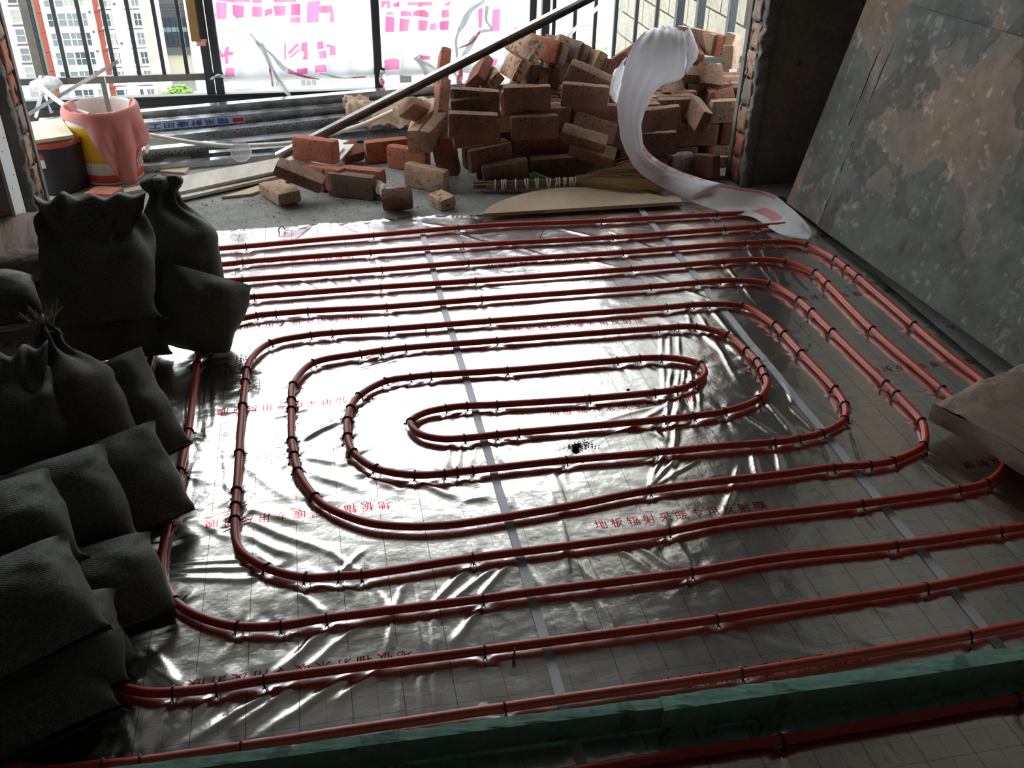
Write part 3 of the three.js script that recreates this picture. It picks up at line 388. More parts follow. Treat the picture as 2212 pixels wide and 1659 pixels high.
// ---------------------------------------------------------------- railing
{
  const t = thing('balcony_railing', 'dark steel balcony railing of upright bars with doubled posts, along the balcony edge', 'railing', null, V(0, 0.068, -5.2));
  const post = rbox(0.042, 1.12, 0.042, 0.003, 0, 0.56, 0), bar = rbox(0.019, 0.87, 0.019, 0.002, 0, 0.565, 0);
  for (const x of [-0.515, -0.468, 0.347, 1.172, 1.245, 1.994, 2.115, 2.30]) part(t, 'post', post, M.railing).position.x = x;
  const lp = part(t, 'corner_post', rbox(0.042, 1.12, 0.05, 0.003, 0, 0.56, 0), M.railTape); lp.position.x = -1.315; const ld = part(t, 'post', rbox(0.016, 1.12, 0.05, 0.003, 0, 0.56, 0), M.railing); ld.position.x = -1.286;
  for (const x of [-1.192, -1.079, -0.965, -0.851, -0.731, -0.618, -0.355, -0.248, -0.140, -0.027, 0.095, 0.206, 0.475, 0.584, 0.695, 0.806, 0.917, 1.03, 1.292, 1.407, 1.52, 1.635, 1.75, 1.865, -1.43, -1.54, -1.65]) part(t, 'bar', bar, M.railing).position.x = x;
  part(t, 'bottom_rail', rbox(4.0, 0.032, 0.03, 0.003, 0.42, 0.133, 0), M.railing);
  part(t, 'rail_tape', rbox(0.78, 0.034, 0.002, 0.0008, -0.885, 0.133, 0.0162), M.railTape, 'dusty protective tape on the rail');
  part(t, 'base_beam', rbox(4.2, 0.045, 0.05, 0.004, 0.42, 0.0225, 0.01), M.railing);
  part(t, 'beam_lip', rbox(4.2, 0.010, 0.012, 0.002, 0.42, 0.043, 0.038), M.railing);
  part(t, 'handrail', rbox(4.2, 0.05, 0.06, 0.006, 0.42, 1.13, 0), M.railing);
}
// ---------------------------------------------------------------- silver foil on the floor
solo('foam_underlay', box(3.42, 0.012, 4.1, 0.17, FLOOR + 0.0065, -1.61), M.underlay, 'thin pale underlay edge showing beneath the silver foil by the balcony', 'underlay');
const TIES = [];           // filled from the pipe table: every clip pins the foil
for (const k in PIPE) for (const [x, z, t] of PIPE[k]) if (t) TIES.push([x / 1000, z / 1000]);
const tieGrid = new Map(); TIES.forEach((t, i) => { for (let a = -1; a <= 1; a++) for (let b = -1; b <= 1; b++) { const k = (Math.floor(t[0] / 0.12) + a) + ',' + (Math.floor(t[1] / 0.12) + b); if (!tieGrid.has(k)) tieGrid.set(k, []); tieGrid.get(k).push([...t, i]); } });
const foldGrid = new Map();
FOLDS.forEach((f) => { const s = { a: f[0] / 1000, b: f[1] / 1000, c: f[2] / 1000, d: f[3] / 1000, w: f[4] / 1000, h: f[5] / 1000 }, dx = s.c - s.a, dz = s.d - s.b, l = Math.hypot(dx, dz); s.l = l; s.ux = dx / l; s.uz = dz / l;
  const seen = new Set(); for (let k = -0.1; k <= 1.1; k += 0.04 / Math.max(l, 0.05)) { const i = Math.floor((s.a + dx * k) / 0.05), j = Math.floor((s.b + dz * k) / 0.05); for (let a = -1; a <= 1; a++) for (let b = -1; b <= 1; b++) seen.add((i + a) + ',' + (j + b)); }
  seen.forEach((k) => { if (!foldGrid.has(k)) foldGrid.set(k, []); foldGrid.get(k).push(s); }); });
function foilHeight(x, z) {
  let h = 0.0012 * N3(x * 2.1, z * 2.1, 1) + 0.0007 * N3(x * 5.2, z * 6.1, 4) + 0.0007 * N3(x * 13, z * 15, 9);
  const ridge = 1 - Math.abs(N3(x * 17 + 2 * N3(x * 3, z * 3, 2), z * 24, 3)); h += 0.0005 * ridge * ridge * (0.4 + 0.8 * clamp(N3(x * 1.6, z * 1.6, 20) + 0.4));
  for (const [tx, tz, i] of tieGrid.get(Math.floor(x / 0.12) + ',' + Math.floor(z / 0.12)) ?? []) { const dx = x - tx, dz = z - tz, r = Math.hypot(dx, dz); if (r < 0.12) { const p = Math.atan2(dz, dx), n = 5 + (i % 4); h += 0.0022 * Math.exp(-r / 0.045) * sm(0.004, 0.02, r) * Math.sin(n * p + i * 2.3) * (0.5 + 0.5 * Math.sin(p * 2 + i)) - 0.0035 * Math.exp(-r * r / 0.0004); } }
  for (const s of foldGrid.get(Math.floor(x / 0.05) + ',' + Math.floor(z / 0.05)) ?? []) { const px = x - s.a, pz = z - s.b, t = px * s.ux + pz * s.uz, d0 = px * s.uz - pz * s.ux, d = d0 + 0.006 * N3(x * 9, z * 9, 30), q = t / s.l, end = sm(-0.08, 0.25, q) * (1 - sm(0.7, 1.1, q)), e = d / (s.w * (0.7 + 0.4 * q)); if (e * e < 9) h += 0.7 * s.h * end * Math.exp(-e * e); }
  return h;
}
function foilSheet(label, x0, x1, z0, z1, lift, uvf, edge) {
  const dx = 0.0062, nx = Math.round((x1 - x0) / dx), nz = Math.round((z1 - z0) / 0.0062);
  const g = surf(nz, nx, (v, u) => { const x = mix(x0, x1, u), w = edge ? edge(x) : 0, z = mix(z0 + w, z1, v); let h = foilHeight(x, z) - 0.0035 + lift; const e = sm(0.05, 0, z - (z0 + w)); h += e * (0.004 * Math.abs(N3(x * 16, 3.3)) + 0.004 * N3(x * 41, z * 30)); return V(x, Math.min(h, 0.0075), z); }, (u, v, p) => uvf(p.x, p.z));
  return solo('foil_sheet', g, M.foil, label, 'foil', 'reflective heating foil on the floor');
}
const backEdge = (x) => -0.03 * sm(0.1, 0.38, x) * (1 - sm(0.40, 0.6, x)) + 0.012 * N3(x * 7, 2.2) + 0.02 * sm(0, -0.5, x);
foilSheet('left silver foil sheet with print upside down, beside the green sacks', -1.5, 0.372, -3.655, 0.3, 0, (x, z) => [0.2687 - x, 0.9 + (z + 2.345) / 0.49], backEdge);
foilSheet('middle silver foil sheet with upright red print, under the pipe loops', 0.366, 1.307, -3.655, 0.3, 0.0006, (x, z) => [x - 0.3996, 0.9 - (z + 2.185) / 0.49], backEdge);
foilSheet('right silver foil sheet with print upside down, beside the leaning boards', 1.30, 1.97, -3.655, 0.3, 0.0012, (x, z) => [2.2154 - x, 0.9 + (z + 2.24) / 0.49], backEdge);
function tapeStrip(label, xc, w) { return solo('seam_tape', surf(700, 5, (v, u) => { const z = mix(-3.64, 0.2, v), x = xc + (u - 0.5) * w + 0.004 * N3(z * 4, xc); return V(x, Math.min(foilHeight(x, z), 0.006) - 0.0012, z); }, (u, v, p) => [p.x, p.z]), M.tape, label, 'tape', null); }
tapeStrip('pale lilac tape over the seam between left and middle foil sheets', 0.371, 0.021);
tapeStrip('pale lilac tape over the seam near the leaning boards', 1.305, 0.026);
// ---------------------------------------------------------------- red heating pipe and its black clips
const tieGeo = (() => {
  const arc = new THREE.TorusGeometry(0.0118, 0.0021, 6, 16, Math.PI * 1.16).rotateZ(-Math.PI * 0.08), list = [arc];
  for (const s of [-1, 1]) { const b = (p, q, r) => { const g = new THREE.CylinderGeometry(r, r, p.distanceTo(q), 6); g.applyQuaternion(new THREE.Quaternion().setFromUnitVectors(V(0, 1, 0), q.clone().sub(p).normalize())); const c = p.clone().add(q).multiplyScalar(0.5); return g.translate(c.x, c.y, c.z); };
    list.push(b(V(s * 0.0116, 0, 0), V(s * 0.0128, -0.010, 0), 0.002), b(V(s * 0.0122, -0.004, 0), V(s * 0.020, -0.0085, 0.003), 0.0014), b(V(s * 0.0122, -0.006, 0), V(s * 0.018, -0.0095, -0.005), 0.0012)); }
  return join(list);
})();
function runPipe(parent, name, rows, seg, y = 0.012) {
  const pts = rows.map(([x, z]) => V(x / 1000, y + 0.0006 * N3(x / 90, z / 90), z / 1000));
  // drop points that sit closer than 1.5 cm so that the curve stays smooth
  const keep = pts.filter((p, i) => i === 0 || i === pts.length - 1 || p.distanceTo(pts[i - 1]) > 0.015);
  part(parent, name, tube(keep, 0.010, seg, 14), M.pipe);
  rows.forEach(([x, z, t], i) => { if (!t) return; const a = rows[Math.max(0, i - 1)], b = rows[Math.min(rows.length - 1, i + 1)]; const m = part(parent, 'clip', tieGeo, M.tie); m.position.set(x / 1000, y, z / 1000); m.rotation.y = Math.atan2(b[0] - a[0], b[1] - a[1]) + 0.16 * N3(x / 40, z / 40, 5); m.rotation.z = 0; });
}
{
  const t = thing('heating_pipe', 'red floor heating pipe coiled in a double spiral over silver foil, held by black clips', 'pipe');
  // P3: from the left column under the sacks, along the top, down the right side and on into the coil's outer bend
  runPipe(t, 'pipe_run', [[-235, -1195, 0], [-410, -1196, 1], [-475, -1201, 1], [-600, -1216, 0], [-690, -1290, 0], [-704, -1420, 0], [-704, -2600, 0], [-702, -2960, 0], [-660, -3100, 0], [-560, -3152, 0], ...PIPE.P3top, [1896, -1800, 0], [1885, -1640, 0], [1810, -1520, 0], [1690, -1492, 0], [1480, -1490, 0]], 700);
  runPipe(t, 'pipe_run', [...PIPE.P4top.slice().reverse(), [-440, -3005, 0], [-530, -2930, 0], [-553, -2800, 0], [-553, -2596, 0], [-551, -2330, 0], [-552, -1640, 0], [-545, -1480, 0], ...PIPE.P15.filter((q) => q[0] > -510), [1900, -1352, 0]], 600);
  runPipe(t, 'pipe_coil', [[1746, -2092, 0], [1752, -1900, 0], [1744, -1790, 0], ...PIPE.coil], 2600);
  runPipe(t, 'pipe_run', [[-700, -3300, 0], ...PIPE.P2], 240);
  runPipe(t, 'pipe_run', [[-780, -3420, 0], ...PIPE.P1], 240);
  runPipe(t, 'pipe_run', [...PIPE.P16.filter((q) => q[0] > -300), [1900, -1205, 0]], 240);
  const t2 = thing('heating_pipe', 'dim red heating pipe nearest the camera, in front of the green foam strips', 'pipe');
  runPipe(t2, 'pipe_run', [[-850, -2880, 0], [-850, -2500, 0], [-850, -1300, 0], [-820, -1120, 0], [-700, -1042, 0], [-400, -1034, 0], [0, -1034, 0], ...PIPE.P17, [1900, -1035, 0]], 400);
}
// ---------------------------------------------------------------- loose bricks
{
  const shapes = new Map();
  const shape = (w, h, d, v) => { const k = [w, h, d, v].join(); if (!shapes.has(k)) {
    const n = (s) => Math.max(3, Math.round(s / 18)), g = new THREE.BoxGeometry(w / 1000, h / 1000, d / 1000, n(w), n(h), n(d)); g.deleteAttribute('uv'); g.deleteAttribute('normal');
    const m = mergeVertices(g, 1e-5), p = m.attributes.position, hx = w / 2000, hy = h / 2000, hz = d / 2000;
    for (let i = 0; i < p.count; i++) { let x = p.getX(i), y = p.getY(i), z = p.getZ(i); const on = (Math.abs(Math.abs(x) - hx) < 1e-5) + (Math.abs(Math.abs(y) - hy) < 1e-5) + (Math.abs(Math.abs(z) - hz) < 1e-5);
      const chip = on > 1 ? 0.0012 + 0.0045 * Math.max(0, N3(x * 24 + v * 9, y * 24, z * 24) - 0.05) + (on > 2 ? 0.0015 : 0) : -0.0003 * N3(x * 60, y * 60, z * 60 + v); const l = Math.hypot(x / hx, y / hy, z / hz);
      x -= Math.sign(x) * chip * (Math.abs(Math.abs(x) - hx) < 1e-5 ? 1 : 0); y -= Math.sign(y) * chip * (Math.abs(Math.abs(y) - hy) < 1e-5 ? 1 : 0); z -= Math.sign(z) * chip * (Math.abs(Math.abs(z) - hz) < 1e-5 ? 1 : 0); p.setXYZ(i, x, y, z); }
    const u = boxUV(m); u.computeVertexNormals(); shapes.set(k, u); } return shapes.get(k); };
  const placed = []; let v = 0;
  const scorch = mat({ map: ctex(512, 512, (c, w, h) => { c.fillStyle = 'rgb(140,92,70)'; c.fillRect(0, 0, w, h); const r = rng(4); for (let i = 0; i < 2600; i++) { const x = 300 + (r() + r() - 1) * 120, y = 256 + (r() + r() - 1) * 150; c.fillStyle = `rgba(38,36,34,${0.10 + 0.1 * r()})`; c.fillRect(x, y, 10 + r() * 24, 8 + r() * 18); } for (let i = 0; i < 1500; i++) { c.fillStyle = `rgba(60,38,30,${r() * 0.5})`; c.fillRect(r() * w, r() * h, 3, 3); } }), bumpMap: grainBump, bumpScale: 0.0018, roughness: 0.93 });
  scorch.map.repeat.set(4.6, 8); scorch.map.offset.set(0.5, 0.5);
  for (const [dims, c, q, tone, label] of BRICKS) {
    const [w, h, d] = dims.split('x').map(Number);
    const m = solo('brick', shape(w, h, d, v++ % 3), tone === 'scorched' ? scorch : M.brick[tone], label, 'brick', null);
    m.position.copy(M3(c)); m.quaternion.set(q[0] / 1000, q[1] / 1000, q[2] / 1000, q[3] / 1000).normalize(); placed.push(m.position.clone());
  }
  // the small orange piece before the bucket and the body of the heap behind its front
  const small = solo('brick', shape(120, 42, 60, 1), M.brick.orange, 'small orange brick piece on the concrete in front of the yellow bucket', 'brick'); small.position.set(-0.875, 0.002, -4.01); small.rotation.y = -0.06;
  const r = rng(77), tones = ['brown', 'red', 'brown', 'tan'];
  for (let z = -4.13; z > -4.62; z -= 0.056) for (let k = 0; k < 4; k++) for (let x = 0.80; x < 2.15; x += 0.215) {
    const y = FLOOR + 0.052 + k * 0.104, p = V(x + (r() - 0.5) * 0.05 + (k % 2) * 0.09, y, z), top = 0.38 - Math.max(0, 0.95 - x) * 0.5 - Math.max(0, -4.3 - z) * 0.25;
    const near = Math.min(...placed.map((o) => Math.hypot((o.x - p.x) * 0.55, (o.y - p.y) * 1.0, (o.z - p.z) * 1.3)));
    if (y + 0.06 > top || near < 0.062 || (x > 1.72 && z > -4.1) || (z < -4.3 && k < 2)) continue;
    const m = solo('brick', shape(205, 102, 50, v++ % 3), M.brick[tones[v % 4]], 'brown brick deep in the heap behind the front bricks, mostly hidden', 'brick', 'hidden bricks inside the heap'); m.position.copy(p); m.rotation.y = (r() - 0.5) * 0.12;
  }
}
// ---------------------------------------------------------------- green woven sacks
const camPos = camera.position.clone();
function makeSack(P0, P1, a, t, end, label, seed, dry) {
  const axis = P1.clone().sub(P0), len = axis.length(), dir = axis.clone().normalize();
  const mid = P0.clone().add(P1).multiplyScalar(0.5), view = camPos.clone().sub(mid); view.y *= 0.35;
  const wd = dir.clone().cross(view).normalize(), td = wd.clone().cross(dir).normalize();
  const g = thing('sack', label, 'sack', null, P0), nu = 44, nv = 56;
  const topA = { flat: [1, 0.10], fold: [0.94, 0.35], knob: [0.30, 0.85], tuft: [0.20, 0.9] }[end];
  const f = (u, v) => {
    const ph = v * Math.PI * 2, c = Math.cos(ph), s = Math.sin(ph);
    // width: square corners at the seam, soft belly
    let A = a * (0.93 + 0.10 * Math.exp(-u * 14) + 0.06 * Math.sin(u * Math.PI)), B = t * Math.pow(Math.max(0.0004, Math.sin(Math.PI * clamp(u * 0.94 + 0.004))), 0.42);
    const k = sm(end === 'knob' ? 0.45 : 0.6, end === 'fold' ? 1.0 : 0.88, u);
    A *= mix(1, topA[0], k); B = mix(B, end === 'flat' ? B * (1 - 0.9 * sm(0.8, 1, u)) : t * topA[1] * (end === 'fold' ? 1 : 0.26 / 0.85), k * (end === 'flat' ? 0 : 1));
    if (end === 'flat') A *= 1 + 0.10 * Math.exp(-(1 - u) * 14);
    if (end === 'knob' && u > 0.86) { const q = (u - 0.86) / 0.14, bulge = Math.sin(Math.min(1, q * 1.15) * Math.PI * 0.86); A = a * (0.28 + 0.16 * bulge) * (1 - 0.8 * sm(0.85, 1, q)); B = A * 0.9; }
    if (end === 'tuft' && u > 0.93) { A *= 1 - 0.75 * sm(0.93, 1, u); B *= 1 - 0.75 * sm(0.93, 1, u); }
    if (end === 'fold' && u > 0.9) { B *= 1 - 0.8 * sm(0.9, 1, u); A *= 1 - 0.12 * sm(0.92, 1, u); }
    const e = 0.82, x = A * Math.sign(c) * Math.pow(Math.abs(c), e), z = B * Math.sign(s) * Math.pow(Math.abs(s), e);
    const p = wd.clone().multiplyScalar(x).addScaledVector(td, z).addScaledVector(dir, u * len);
    const w = p.clone().multiplyScalar(7), soft = sm(0, 0.06, u);
    const fold = (end === 'flat' ? 0.25 : 1) * 0.011 * sm(0.35, 0.85, u) * Math.sin(ph * 7 + 3 * N3(u * 5, seed) + seed) * (1 - 0.4 * sm(0.95, 1, u));
    const lump = 0.014 * N3(w.x + seed, w.y, w.z) + 0.006 * N3(w.x * 2.4, w.y * 2.4 + seed, w.z * 2.4) + 0.0016 * (1 - Math.abs(N3(w.x * 6, w.y * 6, w.z * 6 + seed)));
    p.addScaledVector(wd.clone().multiplyScalar(c).addScaledVector(td, s), soft * (fold + lump));
    // droop: the seam corners hang a little
    p.y += 0.006 * N3(u * 3, seed * 2); p.y = Math.max(p.y, 0.014 - P0.y);
    return p;
  };
  const body = part(g, 'sack_body', surf(nu, nv, f, (u, v) => [v * 2.2 * a * 2.4, u * len], true), dry ? M.sackDry : M.sack);
  const r = rng(seed * 99 + 5);
  // the stitched seam at the bottom with its thread end
  const seamPts = []; for (let i = 0; i <= 10; i++) { const q = -1 + i / 5; seamPts.push(wd.clone().multiplyScalar(q * a * 1.02).addScaledVector(dir, -0.003 + 0.003 * N3(q * 4, seed)).add(V(0, Math.max(0, 0.012 - P0.y), 0))); }
  part(g, 'seam', tube(seamPts, 0.003, 30, 5), dry ? M.sackDry : M.sack);
  const ear = seamPts[10]; part(g, 'thread', tube([ear, ear.clone().add(V(0.012, -0.004, 0.006)), ear.clone().add(V(0.022, 0.006, 0.012))], 0.0009, 10, 4), M.tuft);
  if (end === 'fold') { // mouth turned over to the front
    const top = dir.clone().multiplyScalar(len), fl = (u, v) => { const x = (v - 0.5) * 2, b = sm(0, 0.35, u), dn = Math.max(0, u - 0.25);
      return top.clone().addScaledVector(wd, x * a * (0.92 - 0.28 * dn + 0.05 * N3(x * 3, seed))).addScaledVector(td, -t * 0.25 + t * 1.05 * b + 0.012 * N3(x * 5, u * 4, seed)).addScaledVector(dir, 0.012 + 0.030 * Math.sin(Math.min(1, u * 2.2) * Math.PI) * (0.7 + 0.5 * N3(x * 2.6, seed)) - dn * (0.10 + 0.075 * (1 - Math.abs(x + 0.15)) + 0.05 * N3(x * 3.4, seed + 2)) + 0.008 * Math.sin(x * 12 + seed)); };
    part(g, 'folded_mouth', sheet(20, 26, fl, 0.004, (u, v) => [v * 0.3, u * 0.12]), dry ? M.sackDry : M.sack);
  }
  if (end === 'knob') { const q = dir.clone().multiplyScalar(len * 0.86); part(g, 'tie_string', new THREE.TorusGeometry(a * 0.29, 0.004, 6, 24).applyQuaternion(new THREE.Quaternion().setFromUnitVectors(V(0, 0, 1), dir)).translate(q.x, q.y, q.z), M.sack); }
  if (end === 'tuft') { const top = dir.clone().multiplyScalar(len * 0.96), list = []; for (let i = 0; i < 60; i++) { const d0 = dir.clone().addScaledVector(wd, (r() - 0.5) * 1.5).addScaledVector(td, (r() - 0.5) * 1.5).normalize(), L = 0.03 + r() * 0.05, b = top.clone().addScaledVector(wd, (r() - 0.5) * 0.03).addScaledVector(td, (r() - 0.5) * 0.03); const n = d0.clone().cross(V(r() - 0.5, r() - 0.5, r() - 0.5)).normalize();
      list.push(surf(3, 1, (u, v) => b.clone().addScaledVector(d0, u * L).addScaledVector(n, (v - 0.5) * 0.005).add(V(0, -0.02 * u * u * r(), 0)))); }
    const m = part(g, 'frayed_mouth', join(list), M.tuft); m.material = M.tuftTwo ??= (() => { const q = M.tuft.clone(); q.side = THREE.DoubleSide; return q; })();
    part(g, 'tie_string', new THREE.TorusGeometry(a * 0.22, 0.004, 6, 24).applyQuaternion(new THREE.Quaternion().setFromUnitVectors(V(0, 0, 1), dir)).translate(top.x * 0.97, top.y * 0.97, top.z * 0.97), M.sack); }
  return g;
}
SACKS.forEach(([p0, p1, a, t, end, label], i) => makeSack(M3(p0), M3(p1), a / 1000, t / 1000, end, label, i * 3.7 + 1.3, end === 'tuft'));
// ---------------------------------------------------------------- paper bags of cement
function paperBag(label, C, yaw, L, W, H, seed, pitch = 0) {
  const g = thing('cement_bag', label, 'bag', null, C); g.rotation.set(0, yaw, 0); g.rotation.z = pitch;
  const f = (u, v) => { const ph = v * Math.PI * 2, c = Math.cos(ph), s = Math.sin(ph), q = Math.sin(Math.PI * clamp(u, 0.002, 0.998)), B = H / 2 * (0.34 + 0.66 * Math.pow(q, 0.5)), A = W / 2 * (0.97 + 0.03 * Math.pow(q, 0.4)), e = 0.42;
    const p = V((u - 0.5) * L, H / 2 + B * Math.sign(s) * Math.pow(Math.abs(s), e) * (s < 0 ? 1 : 1), A * Math.sign(c) * Math.pow(Math.abs(c), e));
    const n = 0.006 * N3(p.x * 9 + seed, p.y * 9, p.z * 9) + 0.006 * (1 - Math.abs(N3(p.x * 22 + seed, p.y * 30, p.z * 14))) * sm(0.5, 0.0, Math.min(u, 1 - u) * 2) + 0.003 * N3(p.x * 34, p.z * 34, seed);
    p.y += n * (s < -0.2 ? 0.2 : 1) * (0.6 + Math.abs(s)); p.z += n * 0.8 * Math.sign(c); p.y = Math.max(p.y, 0.001); return p; };
  part(g, 'bag_body', surf(60, 64, f, (u, v) => [u * L * 2, v * 2 * (W + H) * 1.2], true), M.bagPaper);
  for (const e of [0, 1]) { // folded end flaps
    const x = (e - 0.5) * L, d = e ? 1 : -1;
    part(g, 'end_flap', sheet(8, 24, (u, v) => V(x + d * (0.002 + 0.004 * Math.sin(v * 9 + seed) + 0.008 * (1 - Math.abs(u - 0.5) * 2)), H / 2 + (u - 0.5) * H * 0.5 + 0.006 * N3(v * 5, u * 3, seed), (v - 0.5) * W * 0.965), 0.003, (u, v) => [v * W, u * H]), M.bagPaper); }
  return g;
}
paperBag('upper of two dusty cement bags in the left corner, topmost and lit', V(-1.005, 0.092, -3.245), 0.18, 0.56, 0.44, 0.112, 3);
paperBag('lower of two dusty cement bags in the left corner, mostly behind green sacks', V(-0.99, -0.02, -3.24), 0.14, 0.6, 0.45, 0.118, 8);
paperBag('brown paper cement bag lying at the right picture edge on the pipes', V(1.965, 0.022, -1.83), 0.36, 0.66, 0.42, 0.105, 14);
// ---------------------------------------------------------------- cement stained boards leaning on the right wall
{
  const b = V(0.04938, 0.02361, 0.99850), e = V(0.24050, 0.97003, -0.03483), n = V(-0.96939, 0.24185, 0.04223), F = V(1.9415, 0, -3.5715);
  const A = octaves(301, 3, 6), B = octaves(311, 5, 6), C = octaves(321, 14, 5), D = octaves(331, 40, 3);
  const bm = dtex(1024, (x, y) => {
    const a = A(x, y), p = B(x, y), s = C(x, y), g = sm(-0.02, 0.07, a + 0.35 * s), dk = sm(0.16, 0.26, p + 0.3 * s), pk = sm(0.17, 0.23, -a + 0.4 * s) * 0.8;
    let q = [0.56, 0.53, 0.49].map((w, i) => mix(w, [0.445, 0.455, 0.44][i], g)); q = q.map((w, i) => mix(w, [0.60, 0.52, 0.46][i], pk)); q = q.map((w, i) => mix(w, [0.36, 0.36, 0.35][i], dk * 0.7));
    const v = 1 + 0.16 * s + 0.10 * D(x, y) + (D(x, y + 0.3) > 0.42 ? 0.25 : 0); return q.map((w) => w * v);
  });
  const bb = dtex(1024, (x, y) => { const a = A(x, y), s = C(x, y); return 0.35 + 0.3 * sm(-0.02, 0.07, a + 0.35 * s) + 0.25 * s * sm(-0.02, 0.07, a) + 0.12 * D(x, y); }, false);
  const face = mat({ color: rgb(0.74, 0.73, 0.70), map: bm, bumpMap: bb, bumpScale: 0.006, roughness: 0.93 }), edge = mat({ color: rgb(0.42, 0.40, 0.37), map: concreteMap, roughness: 0.95 });
  const slab = (label, b0, b1, e0, e1, n0, t, ox) => {
    const g = thing('formwork_board', label, 'board', null, F); g.quaternion.setFromRotationMatrix(new THREE.Matrix4().makeBasis(b, e, n));
    const m = boxUV(new RoundedBoxGeometry(b1 - b0, e1 - e0, t, 2, 0.003).translate((b0 + b1) / 2, (e0 + e1) / 2, n0 + t / 2), 0.8); const uv = m.attributes.uv; for (let i = 0; i < uv.count; i++) uv.setXY(i, uv.getX(i) + ox, uv.getY(i) + ox * 0.6);
    part(g, 'panel', m, face);
    return g;
  };
  const back = slab('large cement stained board at the back, leaning on the right wall', 0.0, 1.83, 0.004, 1.22, -0.0125, 0.012, 0);
  const front = slab('smaller cement stained board in front, its top edge crossing the larger one', 0.276, 1.75, 0.004, 0.868, 0.0005, 0.012, 0.37);
  // hardened cement runs along the left edge of the front board
  part(front, 'cement_ridge', roughBox(0.010, 0.34, 0.005, 0.004, 5, 0.282, 0.19, 0.011, 0.012), edge);
  part(front, 'cement_ridge', roughBox(0.007, 0.22, 0.004, 0.003, 7, 0.281, 0.62, 0.012, 0.012), edge);
  part(back, 'cement_ridge', roughBox(0.006, 0.30, 0.004, 0.003, 9, 0.20, 0.55, 0.0, 0.012), edge);
}
// ---------------------------------------------------------------- green foam strips on edge
function xpsStrip(label, A, B, w, h, seed) {
  const len = A.distanceTo(B), n = Math.round(len / 0.02), g = new THREE.BoxGeometry(w, h, len, 4, 6, n); g.deleteAttribute('uv'); g.deleteAttribute('normal'); const m = mergeVertices(g, 1e-5), p = m.attributes.position;
  for (let i = 0; i < p.count; i++) { const y = p.getY(i), z = p.getZ(i), x = p.getX(i), top = y > h / 2 - 1e-4, fr = Math.abs(x) > w / 2 - 1e-4; const c = top && fr ? 0.004 * Math.max(0, N3(z * 34 + seed, x * 50)) : 0; p.setXYZ(i, x - Math.sign(x) * c + 0.004 * N3(z * 2.2, seed), y - c + (top ? 0.001 * N3(z * 30, x * 90, seed) : 0), z); }
  const geo = boxUV(m); geo.computeVertexNormals(); geo.translate(0, h / 2, len / 2);
  return solo('foam_strip', along(geo, A, B), M.xps, label, 'foam strip', null);
}
xpsStrip('left green foam strip on edge, its ragged end meeting the longer one', V(-0.62, 0.003, -1.148), V(0.546, 0.003, -1.112), 0.024, 0.058, 2);
xpsStrip('right green foam strip on edge running off the picture at lower right', V(0.535, 0.003, -1.106), V(2.0, 0.003, -1.083), 0.033, 0.062, 6);
solo('foam_offcut', along(extrude([[0, 0], [0.21, 0], [0.155, 0.014], [0.055, 0.062], [0.012, 0.04]], 0.02, 0.001).rotateY(0), V(0.874, 0.0, -4.0), V(0.874, 0.0, -3.9)).translate(0, -0.018, 0).rotateX(0), M.xps, 'pale green foam offcut standing behind the broom handle', 'foam offcut');
// ---------------------------------------------------------------- half round mdf board
{
  const pts = []; for (let i = 0; i <= 40; i++) { const t = i / 40, x = t * 0.845, s = 0.235; const y = s * Math.pow(Math.sin(Math.PI * clamp(Math.pow(t, 0.92))), 0.72); pts.push([x, i === 40 ? 0.03 : y]); }
  const poly = [[0, 0], ...pts.slice(1, 39), [0.822, 0.075], [0.852, 0.055], [0.852, 0]];
  const g = boxUV(extrude(poly, 0.013, 0.0008)); g.rotateX(-Math.PI / 2).rotateY(-0.006).rotateZ(0.004);
  const t = thing('half_round_board', 'half round brown fibre board lying at the back edge of the foil', 'board', null, V(0.634, 0.0075, -3.607));
  part(t, 'panel', g, M.mdf); part(t, 'cut_edge', box(0.845, 0.0128, 0.0016, 0.426, 0.0066, 0.0014), M.mdfEdge, 'dark sawn straight edge');
}
